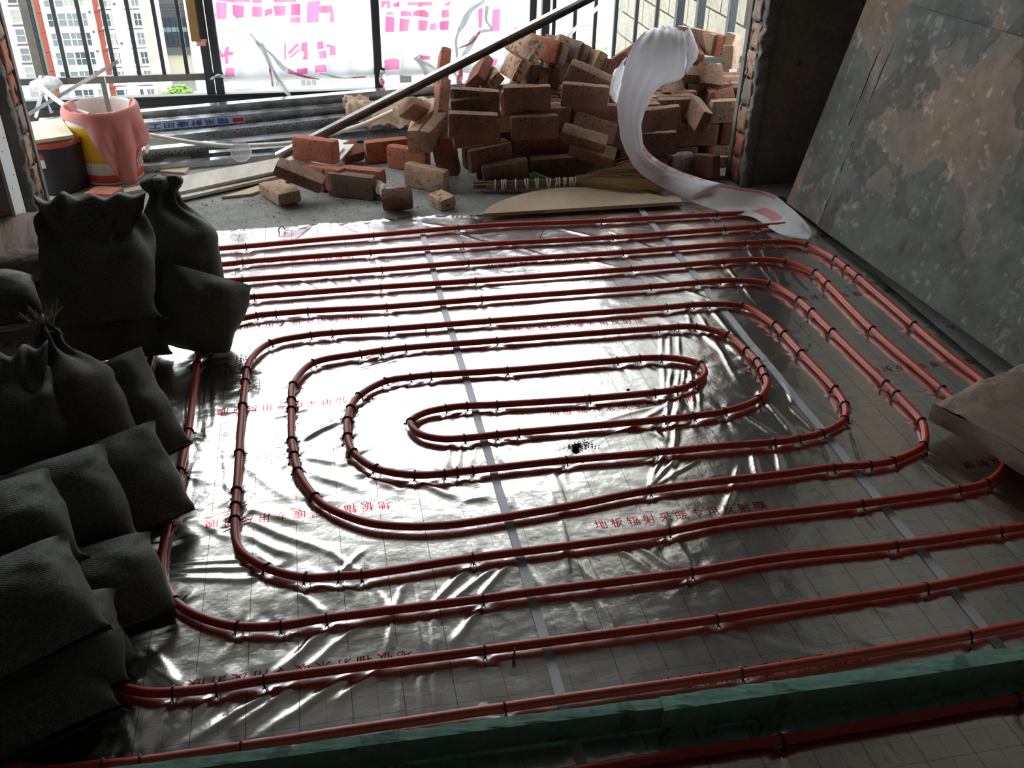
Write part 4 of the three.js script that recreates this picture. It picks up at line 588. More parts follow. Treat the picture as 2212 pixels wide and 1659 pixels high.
// ---------------------------------------------------------------- besom
{
  const t = thing('broom', 'straw broom lying in front of the bricks, handle bound with pale strips', 'broom'), r = rng(31);
  const H0 = V(0.645, 0.012, -3.952), H1 = V(1.085, 0.034, -3.868), dir = H1.clone().sub(H0).normalize(), sx = dir.clone().cross(V(0, 1, 0)).normalize();
  const hs = []; for (let i = 0; i < 26; i++) { const a = r() * 6.28, q = Math.sqrt(r()) * 0.017, o = sx.clone().multiplyScalar(Math.cos(a) * q).add(V(0, Math.sin(a) * q, 0)), s = r() * 0.07; hs.push(tube([H0.clone().addScaledVector(dir, s * (i % 3 ? 1 : 0.1)).add(o).add(V(0, 0.004 * (r() - 0.5), 0)), H0.clone().lerp(H1, 0.5).add(o.clone().multiplyScalar(0.8)), H1.clone().addScaledVector(dir, 0.06).add(o)], 0.0028 + r() * 0.002, 6, 5)); }
  part(t, 'handle', join(hs), M.stalk);
  for (const [s, n] of [[0.10, 1], [0.13, 3], [0.19, 1], [0.235, 2], [0.28, 2], [0.33, 2], [0.365, 3], [0.40, 2], [0.425, 4]]) for (let k = 0; k < n; k++) { const p = H0.clone().addScaledVector(dir, s + k * 0.0075), w = new THREE.TorusGeometry(0.0205, 0.0034, 5, 18); w.rotateZ(r()); w.applyQuaternion(new THREE.Quaternion().setFromUnitVectors(V(0, 0, 1), dir.clone().add(V((r() - 0.5) * 0.35, (r() - 0.5) * 0.5, 0)).normalize())); part(t, 'binding', w.translate(p.x, p.y, p.z), M.wrap); }
  const list = []; for (let i = 0; i < 900; i++) { const a = r(), up = r(), w = (a - 0.5) * 2, e = V(1.30 + 0.15 * r() + 0.03 * w, 0.006 + (w > 0 ? 0.10 * w * up : 0.02 * up) + 0.02 * up, -3.80 - 0.105 * w * (0.6 + 0.4 * r()) - 0.02 + 0.015 * r()); const o = sx.clone().multiplyScalar((r() - 0.5) * 0.034).add(V(0, (r() - 0.5) * 0.034, 0)), s = H1.clone().add(o), m = s.clone().lerp(e, 0.55).add(V(0, 0.012 * (r() - 0.2) + 0.01 * up, 0.01 * (r() - 0.5))), d = e.clone().add(V(0.02 + 0.02 * r(), -0.012 * r(), 0.012 * (r() + 0.3))); d.y = Math.max(d.y, 0.002); e.y = Math.max(e.y, 0.003); list.push(tube([s, m, e, d], 0.0006 + 0.0004 * r(), 7, 3)); }
  tag(part(t, 'bristles', join(list), M.straw), null, null, null, 'stuff');
}
// ---------------------------------------------------------------- white foam sheet curling up off the floor
{
  const t = thing('foam_sheet', 'white translucent foam sheet curling up from the floor before the brick pile', 'foam sheet');
  const E = FOAM_EDGES.map(([a, b]) => [M3(a), M3(b)]), c0 = new THREE.CatmullRomCurve3(E.map((e) => e[0])), c1 = new THREE.CatmullRomCurve3(E.map((e) => e[1]));
  const at = (u) => [c0.getPoint(u), c1.getPoint(u)];
  const f = (u, v) => { const [p, q] = at(u), m = p.clone().lerp(q, v), nrm = at(Math.min(1, u + 0.01))[0].sub(at(Math.max(0, u - 0.01))[0]).cross(q.clone().sub(p)).normalize(); const w = p.distanceTo(q); m.addScaledVector(nrm, (u > 0.3 ? -1 : 0.25) * 0.16 * w * Math.sin(Math.PI * v) * sm(0, 0.15, u) + 0.0035 * Math.sin(v * 34) * sm(0.35, 0.6, u) * (1 - 0.3 * v) + 0.012 * N3(u * 7, v * 2.2) * sm(0.75, 0.2, Math.abs(v - 0.5)) + 0.004 * N3(u * 30, v * 5)); m.y = Math.max(m.y, 0.006); return m; };
  part(t, 'sheet', sheet(150, 40, f, 0.0018, (u, v) => [v, u * 6]), M.foam);
  const ribbon = (name, R, mtl) => { const a = new THREE.CatmullRomCurve3(R.map((e) => M3(e[0]))), b = new THREE.CatmullRomCurve3(R.map((e) => M3(e[1]))); part(t, name, sheet(30, 10, (u, v) => a.getPoint(u).lerp(b.getPoint(u), v).add(V(0.004 * N3(u * 6, v * 4), 0.004 * N3(v * 5, u * 7), 0.012 * Math.sin(Math.PI * v) + 0.006 * N3(u * 8, v * 5, 3))), 0.0015), mtl); };
  ribbon('folded_tip', FOAM_FOLD, M.foam); ribbon('loose_loop', FOAM_LOOP, M.foam);
  // red print marks: small printed patches sitting on the sheet
  const patch = (u0, u1, v0, v1) => part(t, 'print_mark', surf(10, 6, (u, v) => { const uu = mix(u0, u1, u), vv = mix(v0, v1, v), p = f(uu, vv), q = f(uu + 0.004, vv).sub(p), s = f(uu, vv + 0.02).sub(p), n = q.cross(s).normalize(); return p.addScaledVector(n, (n.z + n.y > 0 ? 1 : -1) * 0.0026); }), M.foamRed);
  patch(0.46, 0.50, 0.62, 0.96); patch(0.415, 0.445, 0.66, 0.97); patch(0.385, 0.395, 0.78, 0.97); patch(0.372, 0.380, 0.78, 0.97); patch(0.352, 0.364, 0.76, 0.98); patch(0.335, 0.346, 0.84, 0.98); patch(0.16, 0.30, 0.90, 0.985); patch(0.10, 0.155, 0.25, 0.6);
}
// ---------------------------------------------------------------- buckets and what is in and on them
{
  const lathe = (p) => new THREE.LatheGeometry(p.map(([r, y]) => new THREE.Vector2(r, y)), 64);
  const label = ctex(2048, 512, (c, w, h) => {
    const g = c.createLinearGradient(0, 0, 0, h); c.fillStyle = 'rgb(231,190,24)'; c.fillRect(0, 0, w, h);
    g.addColorStop(0, 'rgba(214,70,40,0)'); g.addColorStop(0.55, 'rgba(220,90,50,0.15)'); g.addColorStop(0.8, 'rgba(222,80,60,0.95)'); g.addColorStop(1, 'rgb(206,58,40)'); c.fillStyle = g; c.fillRect(0, 0, w, h);
    const x0 = 250, g2 = c.createLinearGradient(0, 0, 0, h); g2.addColorStop(0.2, 'rgba(224,150,20,0)'); g2.addColorStop(0.5, 'rgba(226,90,30,0.9)'); g2.addColorStop(1, 'rgb(196,60,30)'); c.fillStyle = g2; c.fillRect(x0, 0, 330, h); c.fillStyle = 'rgb(226,190,140)'; c.fillRect(x0 + 330, h * 0.5, 22, h * 0.5);
    c.strokeStyle = 'rgb(170,30,28)'; glyph(c, 'shang', 812, 190, 100, 110, 15);
    c.fillStyle = 'rgb(28,26,16)'; c.font = 'bold 76px sans-serif'; c.fillText('Lanshiji', 700, 372); c.fillStyle = 'rgb(150,70,40)'; c.font = '22px sans-serif';
  });
  const t = thing('paint_bucket', 'yellow and red plastic bucket with a pink cloth hung over it, by the left pier', 'bucket', null, V(-0.905, FLOOR, -4.385));
  const ym = mat({ map: label, roughness: 0.5 }), white = mat({ color: rgb(0.80, 0.78, 0.72), roughness: 0.5, side: THREE.DoubleSide });
  part(t, 'printed_wall', new THREE.CylinderGeometry(0.1445, 0.128, 0.245, 72, 1, true).rotateY(2.72).translate(0, 0.135, 0), ym);
  part(t, 'base', lathe([[0, 0], [0.122, 0], [0.128, 0.006], [0.1285, 0.014], [0.126, 0.016]]), mat({ color: rgb(0.6, 0.5, 0.38), roughness: 0.6 }));
  part(t, 'rim', lathe([[0.144, 0.255], [0.1475, 0.258], [0.1495, 0.272], [0.1475, 0.277], [0.1475, 0.296], [0.150, 0.30], [0.150, 0.312], [0.146, 0.314], [0.142, 0.30], [0.132, 0.05], [0, 0.04]]), white);
  // cloth
  const len = (a) => { const d = ((a - 1.15 + Math.PI * 3) % (Math.PI * 2)) - Math.PI; return 0.045 + 0.27 * Math.pow(Math.max(0, 1 - Math.abs(d + 0.1) / 0.85), 1.15) + 0.05 * sm(1.7, 0.4, Math.abs(d + 0.5)) + 0.10 * Math.exp(-Math.pow((d + 0.95) / 0.22, 2)) * 0.7; };
  const cl = thing('rag', 'faded pink rag draped over the rim of the yellow bucket', 'cloth', null, V(-0.905, FLOOR, -4.385));
  part(cl, 'cloth', sheet(52, 90, (u, v) => {
    const a = mix(-0.62, 3.75, v), out = len(a), s = mix(-0.11, out, u), fold = Math.sin(a * 9 + 2 * N3(a * 2, 5)) * 0.012 + 0.006 * N3(a * 8, s * 14);
    let R, y; if (s < 0) { R = 0.1405 + s * 0.35 + fold * 0.5; y = 0.318 + s * 0.75 + 0.012 * N3(a * 3, 9); } else { const q = Math.min(1, s / 0.03); R = 0.1405 + 0.017 * Math.sin(q * Math.PI / 2) - 0.03 * Math.max(0, s - 0.03) * (1 - 0) + (0.018 + fold) * sm(0.02, 0.16, s); y = 0.318 + 0.004 * Math.cos(q * Math.PI / 2) - Math.max(0, s - 0.012); }
    return V(Math.cos(a) * R, Math.max(0.012, y), Math.sin(a) * R);
  }, 0.002, (u, v) => [v * 0.6, u * 0.35]), M.cloth);
  for (let k = 0; k < 9; k++) { const a = 0.28 + k * 0.055, R = 0.168, l = 0.03 + 0.004 * k; part(cl, 'fringe', sheet(3, 1, (u, v) => V(Math.cos(a + (v - 0.5) * 0.03) * (R + 0.008 * u), 0.21 - 0.012 * k - u * l, Math.sin(a + (v - 0.5) * 0.03) * (R + 0.006 * u)), 0.0015), M.cloth); }
  // steel strip standing in the bucket and the bent steel angle behind it
  solo('steel_offcut', along(extrude([[-0.012, 0], [0.012, 0], [0.012, 0.002], [-0.010, 0.002], [-0.010, 0.02], [-0.012, 0.02]], 0.20), V(-0.868, 0.205, -4.40), V(-0.884, 0.395, -4.45), V(0, 0, 1)), M.steel, 'bright steel strip standing in the yellow bucket', 'metal strip');
  solo('steel_angle', along(extrude([[0, 0], [0.016, 0], [0.016, 0.0012], [0.0012, 0.0012], [0.0012, 0.016], [0, 0.016]], 0.52), V(-1.30, 0.16, -4.72), V(-0.895, 0.375, -4.68)), M.steel, 'thin grey steel angle slanting behind the buckets', 'metal strip');
  // black bucket
  const blk = ctex(2048, 512, (c, w, h) => {
    c.fillStyle = 'rgb(40,38,44)'; c.fillRect(0, 0, w, h); const r = rng(12); for (let i = 0; i < 260; i++) { c.fillStyle = `rgba(150,150,150,${r() * 0.16})`; c.fillRect(r() * w, r() * h, 2 + r() * 26, 1 + r() * 3); }
    const x = 760; c.fillStyle = 'rgb(206,204,210)'; c.fillRect(x, 250, 300, 74); c.fillStyle = 'rgb(200,40,48)'; c.fillRect(x, 324, 300, 82); c.fillStyle = 'rgb(235,230,225)'; c.font = 'bold 66px sans-serif'; c.fillText('108', x + 86, 388); c.strokeStyle = 'rgb(235,230,225)'; glyph(c, 'jiao', x + 222, 338, 56, 56, 7); c.strokeStyle = 'rgb(190,40,48)'; glyph(c, 'xu', x + 156, 262, 50, 50, 6);
    c.fillStyle = 'rgb(170,60,66)'; c.fillRect(x + 200, 70, 190, 60); c.fillStyle = 'rgb(205,205,208)'; c.fillRect(x + 200, 130, 190, 90); c.strokeStyle = 'rgb(20,20,20)'; glyph(c, 'shang', x + 215, 84, 70, 80, 9);
    c.fillStyle = 'rgb(160,158,160)'; for (let k = 0; k < 16; k++) c.fillRect(x + 70 + k * 13, 440, 8, 8);
    c.strokeStyle = 'rgb(140,140,142)'; c.lineWidth = 4; c.strokeRect(470, 150, 170, 330); for (let k = 0; k < 5; k++) { c.fillStyle = 'rgb(128,130,132)'; c.fillRect(480, 255 + k * 44, 150, 17); }
  });
  const b = thing('glue_bucket', 'black plastic bucket with a red rim, under the square board by the left pier', 'bucket', null, V(-1.105, FLOOR, -4.285));
  part(b, 'printed_wall', new THREE.CylinderGeometry(0.122, 0.110, 0.205, 72, 1, true).rotateY(2.62).translate(0, 0.108, 0), mat({ map: blk, roughness: 0.4 }));
  part(b, 'base', lathe([[0, 0], [0.107, 0], [0.1105, 0.006], [0.109, 0.008]]), mat({ color: rgb(0.02, 0.02, 0.022), roughness: 0.5 }));
  part(b, 'rim', lathe([[0.1215, 0.205], [0.126, 0.206], [0.128, 0.216], [0.126, 0.226], [0.122, 0.228], [0.117, 0.222], [0.112, 0.19], [0, 0.188]]), phys({ color: rgb(0.55, 0.09, 0.05), roughness: 0.35, clearcoat: 0.3, side: THREE.DoubleSide }));
  const bd = solo('square_board', rbox(0.205, 0.0145, 0.27, 0.001), M.plyNew, 'pale square board lying on the black bucket', 'board'); bd.position.set(-1.135, 0.2235, -4.290); bd.rotation.y = 0.36;
}
// ---------------------------------------------------------------- white conduits
solo('conduit', pipeGeo([V(-1.215, 0.285, -4.76), V(-1.128, 0.272, -4.60), V(-1.04, 0.262, -4.47), V(-0.965, 0.245, -4.43)], 0.0105, 0.002), M.conduit, 'short white conduit with its open end up, leaning on the yellow bucket', 'conduit');
solo('conduit', pipeGeo([V(-0.785, 0.128, -4.52), V(-0.672, 0.099, -4.52), V(-0.558, 0.070, -4.53), V(-0.438, 0.048, -4.54), V(-0.315, 0.036, -4.56), V(-0.101, 0.036, -4.58), V(0.032, 0.060, -4.58), V(0.21, 0.112, -4.56), V(0.363, 0.185, -4.52)], 0.0100, 0.002, 160), M.conduit, 'long bowed white conduit lying across the steel channels', 'conduit');
solo('conduit', pipeGeo([V(-0.757, 0.075, -4.40), V(-0.745, 0.097, -4.43)], 0.010, 0.002, 4), M.conduit, 'white conduit stub beside the yellow bucket', 'conduit');
// ---------------------------------------------------------------- galvanised channels
{
  // open C with lips, base at y 0 and web towards the viewer when up is given
  const cee = (w, h, lip, t = 0.0012) => [[0, 0], [w, 0], [w, lip], [w - t, lip], [w - t, t], [t, t], [t, h - t], [w - t, h - t], [w - t, h - lip], [w, h - lip], [w, h], [0, h]].map(([x, y]) => [-x, y]);
  const holes = (t, A, B, y, n, d) => { const dir = B.clone().sub(A).normalize(), g = new THREE.CylinderGeometry(0.0032, 0.0032, 0.0012, 8).rotateX(Math.PI / 2); const list = []; for (let i = 0; i < n; i++) { const p = A.clone().addScaledVector(dir, 0.03 + i * d); list.push(g.clone().translate(p.x, p.y + y + (i % 2 ? 0.009 : 0), p.z + 0.0008)); } part(t, 'perforation', join(list), mat({ color: rgb(0.03, 0.03, 0.035), roughness: 0.9 })); };
  const chan = (label, A, B, w, h, lip, tilt = V(0, 1, 0)) => { const t = thing('steel_channel', label, 'metal profile'); const L = A.distanceTo(B); part(t, 'profile', boxUV(along(extrude(cee(w, h, lip), L), B, A, tilt)), M.steel); return t; };
  chan('galvanised channel at the very back, bright top lip against the curb', V(-1.30, 0.052, -4.90), V(0.95, 0.118, -5.09), 0.05, 0.038, 0.008);
  const fb = chan('galvanised channel with blue lettered film, second from the curb', V(-1.20, 0.022, -4.80), V(0.90, 0.060, -5.00), 0.06, 0.052, 0.008);
  const A = V(-1.20, 0.022, -4.80), B = V(0.90, 0.060, -5.00), dir = B.clone().sub(A).normalize(); holes(fb, A.clone().addScaledVector(dir, 0.42), B, 0.010, 60, 0.014);
  const film = ctex(1024, 128, (c, w, h) => { c.fillStyle = 'rgb(150,166,182)'; c.fillRect(0, 0, w, h); c.translate(w, h); c.rotate(Math.PI); c.strokeStyle = 'rgb(28,66,140)'; ['fu', 'cai', 'she', 'nuan', 'tian', 'gong'].forEach((g, i) => glyph(c, g, 170 + i * 142, 16, 120, 96, 15)); c.fillStyle = 'rgb(170,40,60)'; c.fillRect(10, 20, 118, 74); });
  const fm = mat({ map: film, roughness: 0.35 }); { const p0 = A.clone().addScaledVector(dir, 0.40), p1 = A.clone().addScaledVector(dir, 0.86), q = along(new THREE.PlaneGeometry(1, 1), V(0, 0, 0), V(0, 0, 1)); part(fb, 'printed_film', surf(24, 3, (u, v) => p0.clone().lerp(p1, u).add(V(0, 0.012 + v * 0.036, 0.0022 + 0.0012 * N3(u * 9, v * 2))), (u, v) => [u, v]), fm, 'grey film with blue letters'); }
  const c3 = chan('galvanised channel with punched slots, third from the curb', V(-1.15, -0.012, -4.66), V(0.82, 0.045, -4.93), 0.06, 0.045, 0.008); holes(c3, V(-0.55, 0.006, -4.741), V(0.82, 0.045, -4.93), 0.03, 70, 0.016);
  chan('wide dull galvanised channel lying before the slotted one', V(-0.60, FLOOR, -4.60), V(0.70, FLOOR, -4.80), 0.055, 0.05, 0.006);
  chan('galvanised channel running under the clear plastic lid', V(-1.0, FLOOR, -4.47), V(0.55, FLOOR, -4.655), 0.04, 0.038, 0.006);
  const c6 = chan('short perforated galvanised channel beside the yellow bucket', V(-0.95, 0.016, -4.47), V(-0.50, 0.018, -4.54), 0.05, 0.040, 0.006); holes(c6, V(-0.80, 0.018, -4.493), V(-0.5, 0.02, -4.54), 0.012, 22, 0.014);
  chan('galvanised channel nearest the boards, bright upper edge', V(-1.05, FLOOR, -4.375), V(-0.20, FLOOR, -4.485), 0.04, 0.032, 0.005);
  chan('galvanised channel end between the white tile offcuts and the far orange brick', V(-0.09, FLOOR, -4.50), V(0.52, FLOOR, -4.60), 0.04, 0.034, 0.005);
  // the long slanting pole
  const P0 = V(-0.185, 0.045, -4.352), P1 = V(1.42, 0.842, -4.178), L = P0.distanceTo(P1);
  const pole = thing('steel_pole', 'long galvanised steel pole slanting up from the boards across the brick pile', 'pole');
  part(pole, 'profile', boxUV(along(extrude([[-0.012, -0.019], [0.012, -0.019], [0.012, -0.0178], [-0.0108, -0.0178], [-0.0108, 0.0178], [0.012, 0.0178], [0.012, 0.019], [-0.012, 0.019]].map(([x, y]) => [-x, y]), L), P0, P1, V(0, 1, 0.25))), M.pole);
  solo('steel_rod', along(boxUV(new RoundedBoxGeometry(0.004, 0.022, 1.2, 1, 0.0008).translate(0, 0, 0.6)), V(1.195, 0.468, -4.60), V(1.50, 0.60, -4.91)), M.steel, 'thin flat grey bar rising behind the brick pile to the railing', 'metal bar');
}
// ---------------------------------------------------------------- boards and offcuts on the balcony threshold
{
  const plank = (label, pts, y, t, tilt, m = M.board) => { const g = boxUV(extrude(pts.map(([x, z]) => [x, -z]), t, 0.0006).rotateX(-Math.PI / 2)); const q = solo('plank', g, m, label, 'board'); q.position.y = y; if (tilt) q.rotation.z = tilt; return q; };
  plank('widest pale plank, under the foot of the steel pole', [[-0.665, -4.024], [-0.10, -4.274], [-0.125, -4.425], [-0.35, -4.345], [-0.66, -4.225]], 0.014, 0.012, -0.0, M.board).rotation.z = 0.022;
  plank('narrow pale plank just below the widest one', [[-0.70, -4.005], [-0.62, -4.0], [-0.14, -4.235], [-0.15, -4.28], [-0.68, -4.06]], -0.006, 0.012, 0, M.board).rotation.z = 0.01;
  plank('short plank wedge below the narrow one, nearest the loose bricks', [[-0.42, -4.03], [-0.30, -4.05], [-0.13, -4.20], [-0.16, -4.235]], FLOOR + 0.001, 0.010, 0, M.boardEdge);
  plank('thin beige plank before the yellow bucket', [[-0.968, -4.115], [-0.93, -4.09], [-0.60, -4.235], [-0.63, -4.285]], FLOOR + 0.001, 0.013, 0, M.plyNew);
  plank('small square offcut behind the widest plank', [[-0.71, -4.40], [-0.60, -4.36], [-0.575, -4.475], [-0.69, -4.50]], FLOOR + 0.001, 0.009, 0, M.plyNew);
  const tile = (label, x, z, ry, rx, y, w, d) => { const q = solo('tile_offcut', rbox(w, 0.008, d, 0.0012), M.tile, label, 'tile'); q.position.set(x, y, z); q.rotation.set(rx, ry, 0.0); };
  tile('larger white tile offcut behind the topmost loose brick', 0.075, -4.40, -0.45, 0.14, 0.05, 0.13, 0.20); tile('smaller white tile offcut on top of the larger one', 0.05, -4.365, -0.45, 0.14, 0.056, 0.10, 0.12);
  const lid = solo('plastic_lid', new THREE.LatheGeometry([[0, 0], [0.04, 0], [0.044, 0.003], [0.046, 0.010], [0.0475, 0.010]].map(([a, b]) => new THREE.Vector2(a, b)), 40), phys({ color: rgb(0.78, 0.79, 0.82), roughness: 0.25, transmission: 0.5, thickness: 0, side: THREE.DoubleSide }), 'round clear plastic lid leaning on the widest plank', 'lid'); lid.position.set(-0.345, 0.048, -4.43); lid.rotation.set(0.95, 0, 0.1);
}
// ---------------------------------------------------------------- kraft paper
{
  const f = (u, v) => { const x = mix(0.15, 0.66, u), edge = 0.03 * N3(u * 6, 3) + 0.02 * N3(u * 15, 8), z = mix(-4.90, -4.60, v) + edge * (v - 0.3), cr = Math.abs(N3(x * 11, z * 13, 1)) * 0.05 + Math.abs(N3(x * 26, z * 30, 5)) * 0.02; return V(x + 0.02 * N3(v * 7, 2), 0.075 + 0.09 * Math.sin(Math.PI * clamp(v * 0.75)) - 0.03 * v * v + cr - 0.04 * sm(0.85, 1, v) + 0.03 * sm(0.2, 0, u), z); };
  solo('kraft_paper', sheet(60, 44, f, 0.0012, (u, v) => [u, v]), M.kraft, 'crumpled brown kraft paper lying on the steel channels left of the pile', 'paper');
  solo('kraft_paper', sheet(24, 16, (u, v) => V(0.14 + u * 0.13, 0.135 + 0.03 * N3(u * 5, v * 5, 2) + 0.02 * Math.sin(v * 4), -4.88 + v * 0.06 + 0.012 * N3(u * 7, v * 3)), 0.0012, (u, v) => [u, v]), M.kraft, 'torn kraft paper corner peeping out behind the steel pole', 'paper');
}
// ---------------------------------------------------------------- cotton glove
{
  const caps = [[[0, 0.048, -0.06], [0.02, 0.036, -0.01], 0.024, 0.028], [[0.02, 0.036, -0.01], [0.04, 0.022, 0.045], 0.030, 0.026], [[0.045, 0.02, 0.02], [0.075, 0.016, 0.06], 0.018, 0.014], [[0.03, 0.02, 0.05], [0.022, 0.010, 0.112], 0.013, 0.0105], [[0.042, 0.02, 0.05], [0.046, 0.010, 0.118], 0.012, 0.010], [[0.055, 0.02, 0.045], [0.075, 0.010, 0.108], 0.012, 0.010], [[0.066, 0.018, 0.035], [0.104, 0.010, 0.078], 0.011, 0.009], [[0.05, 0.03, -0.03], [0.108, 0.014, 0.03], 0.016, 0.011]];
  const S = 0.2, mc = new MarchingCubes(56, M.glove, false, false, 60000); mc.isolation = 0; const n = 56, fld = mc.field;
  for (let k = 0; k < n; k++) for (let j = 0; j < n; j++) for (let i = 0; i < n; i++) { const x = (i / n * 2 - 1) * S / 2 + 0.05, y = (j / n * 2 - 1) * S / 2 + 0.02, z = (k / n * 2 - 1) * S / 2 + 0.025; let d = 9; for (const [a, b, r0, r1] of caps) { const bx = b[0] - a[0], by = b[1] - a[1], bz = b[2] - a[2], px = x - a[0], py = y - a[1], pz = z - a[2], t = clamp((px * bx + py * by + pz * bz) / (bx * bx + by * by + bz * bz)), q = Math.hypot(px - bx * t, (py - by * t) * 1.25, pz - bz * t) - mix(r0, r1, t), h = clamp(0.5 + 0.5 * (d - q) / 0.006); d = mix(d, q, h) - 0.006 * h * (1 - h); } d += 0.004 * N3(x * 45, y * 45, z * 45) + 0.0025 * Math.sin(x * 190 + z * 120); fld[k * n * n + j * n + i] = -d; }
  mc.update(); const c = mc.count, g = new THREE.BufferGeometry(); g.setAttribute('position', new THREE.BufferAttribute(mc.positionArray.slice(0, c * 3), 3)); g.setAttribute('normal', new THREE.BufferAttribute(mc.normalArray.slice(0, c * 3), 3)); g.scale(S / 2, S / 2, S / 2); const u = boxUV(g);
  const t = thing('work_glove', 'limp grey cotton work glove lying among the loose bricks', 'glove', null, V(0.288, 0.0, -3.888)); const m = part(t, 'glove', u, M.glove); m.rotation.y = 0.12; m.position.set(0, 0.012, 0);
}
// ---------------------------------------------------------------- litter
{
  const r = rng(55), geo = new THREE.DodecahedronGeometry(1, 0), im = (name, n, m, place, label, cat) => { const o = new THREE.InstancedMesh(geo, m, n), d = new THREE.Object3D(); for (let i = 0; i < n; i++) { const [x, y, z, s] = place(i); d.position.set(x, y, z); d.rotation.set(r() * 6, r() * 6, r() * 6); d.scale.set(s, s * 0.55, s * (0.6 + r())); d.updateMatrix(); o.setMatrixAt(i, d.matrix); } o.castShadow = o.receiveShadow = true; o.name = numbered(name); scene.add(o); tag(o, label, cat, null, 'stuff'); };
  const gs = () => (r() + r() + r()) / 1.5 - 1;
  im('rubble', 700, M.mortar, () => { const x = mix(-0.75, 1.0, r()), z = mix(-4.1, -3.68, r()); return [x, FLOOR + 0.001, z, 0.0012 + 0.004 * r() * r() * r()]; }, 'grey grit scattered over the bare concrete before the bricks', 'grit');
  im('dirt', 420, M.dirtBrown, () => { const x = -0.31 + gs() * 0.10, z = -2.60 + gs() * 0.11; return [x, 0.001, z, 0.0008 + 0.0022 * r() * r()]; }, 'brown dirt crumbs on the foil beside the knotted sack', 'dirt');
  im('dirt', 260, M.dirt, () => { const x = 0.62 + gs() * 0.07, z = -2.01 + gs() * 0.03; return [x, 0.001, z, 0.0007 + 0.0022 * r() * r()]; }, 'black dirt crumbs on the foil inside the pipe coil', 'dirt');
  im('dirt', 300, M.dirt, () => { const x = -0.16 + gs() * 0.15, z = -2.2 + gs() * 0.3; return [x, 0.001, z, 0.0006 + 0.0013 * r() * r()]; }, 'sparse dark specks on the foil between the left pipe bends', 'dirt');
  const lump = (x, z, s, label) => { const g = new THREE.IcosahedronGeometry(1, 2), p = g.attributes.position; for (let i = 0; i < p.count; i++) { const k = 1 + 0.3 * N3(p.getX(i) * 2 + x * 9, p.getY(i) * 2, p.getZ(i) * 2); p.setXYZ(i, p.getX(i) * k * s, p.getY(i) * k * s * 0.6, p.getZ(i) * k * s * 0.8); } g.computeVertexNormals(); solo('pebble', g, M.dirt, label, 'pebble').position.set(x, s * 0.45, z); };
  lump(0.83, -2.255, 0.0055, 'small black pebble on the foil inside the innermost loop'); lump(0.607, -2.005, 0.011, 'black lump of dirt on the foil inside the coil'); lump(0.612, -1.955, 0.007, 'smaller black lump just in front of the bigger one on the foil');
  // stray clips lying loose
  const loose = (x, z, a, b, label) => { const t = solo('loose_clip', tieGeo, M.tie, label, 'clip'); t.position.set(x, 0.007, z); t.rotation.set(a, b, 0.3); };
  loose(0.30, -1.325, 0.2, 1.2, 'loose black clip standing in the foil near the lower seam'); loose(-0.17, -3.60, 0.1, 0.5, 'loose black clip in the foil near its back edge'); loose(0.72, -1.075, 0.4, 2.0, 'loose black clip before the right green foam strip'); loose(0.54, -1.085, 0.3, 0.6, 'loose black clip where the two foam strips meet'); loose(0.83, -3.40, 0.9, 0.9, 'loose black clip tip between the two farthest pipes'); loose(0.295, -2.71, 0.2, 0.9, 'loose black clip by the left seam behind the coil');
}
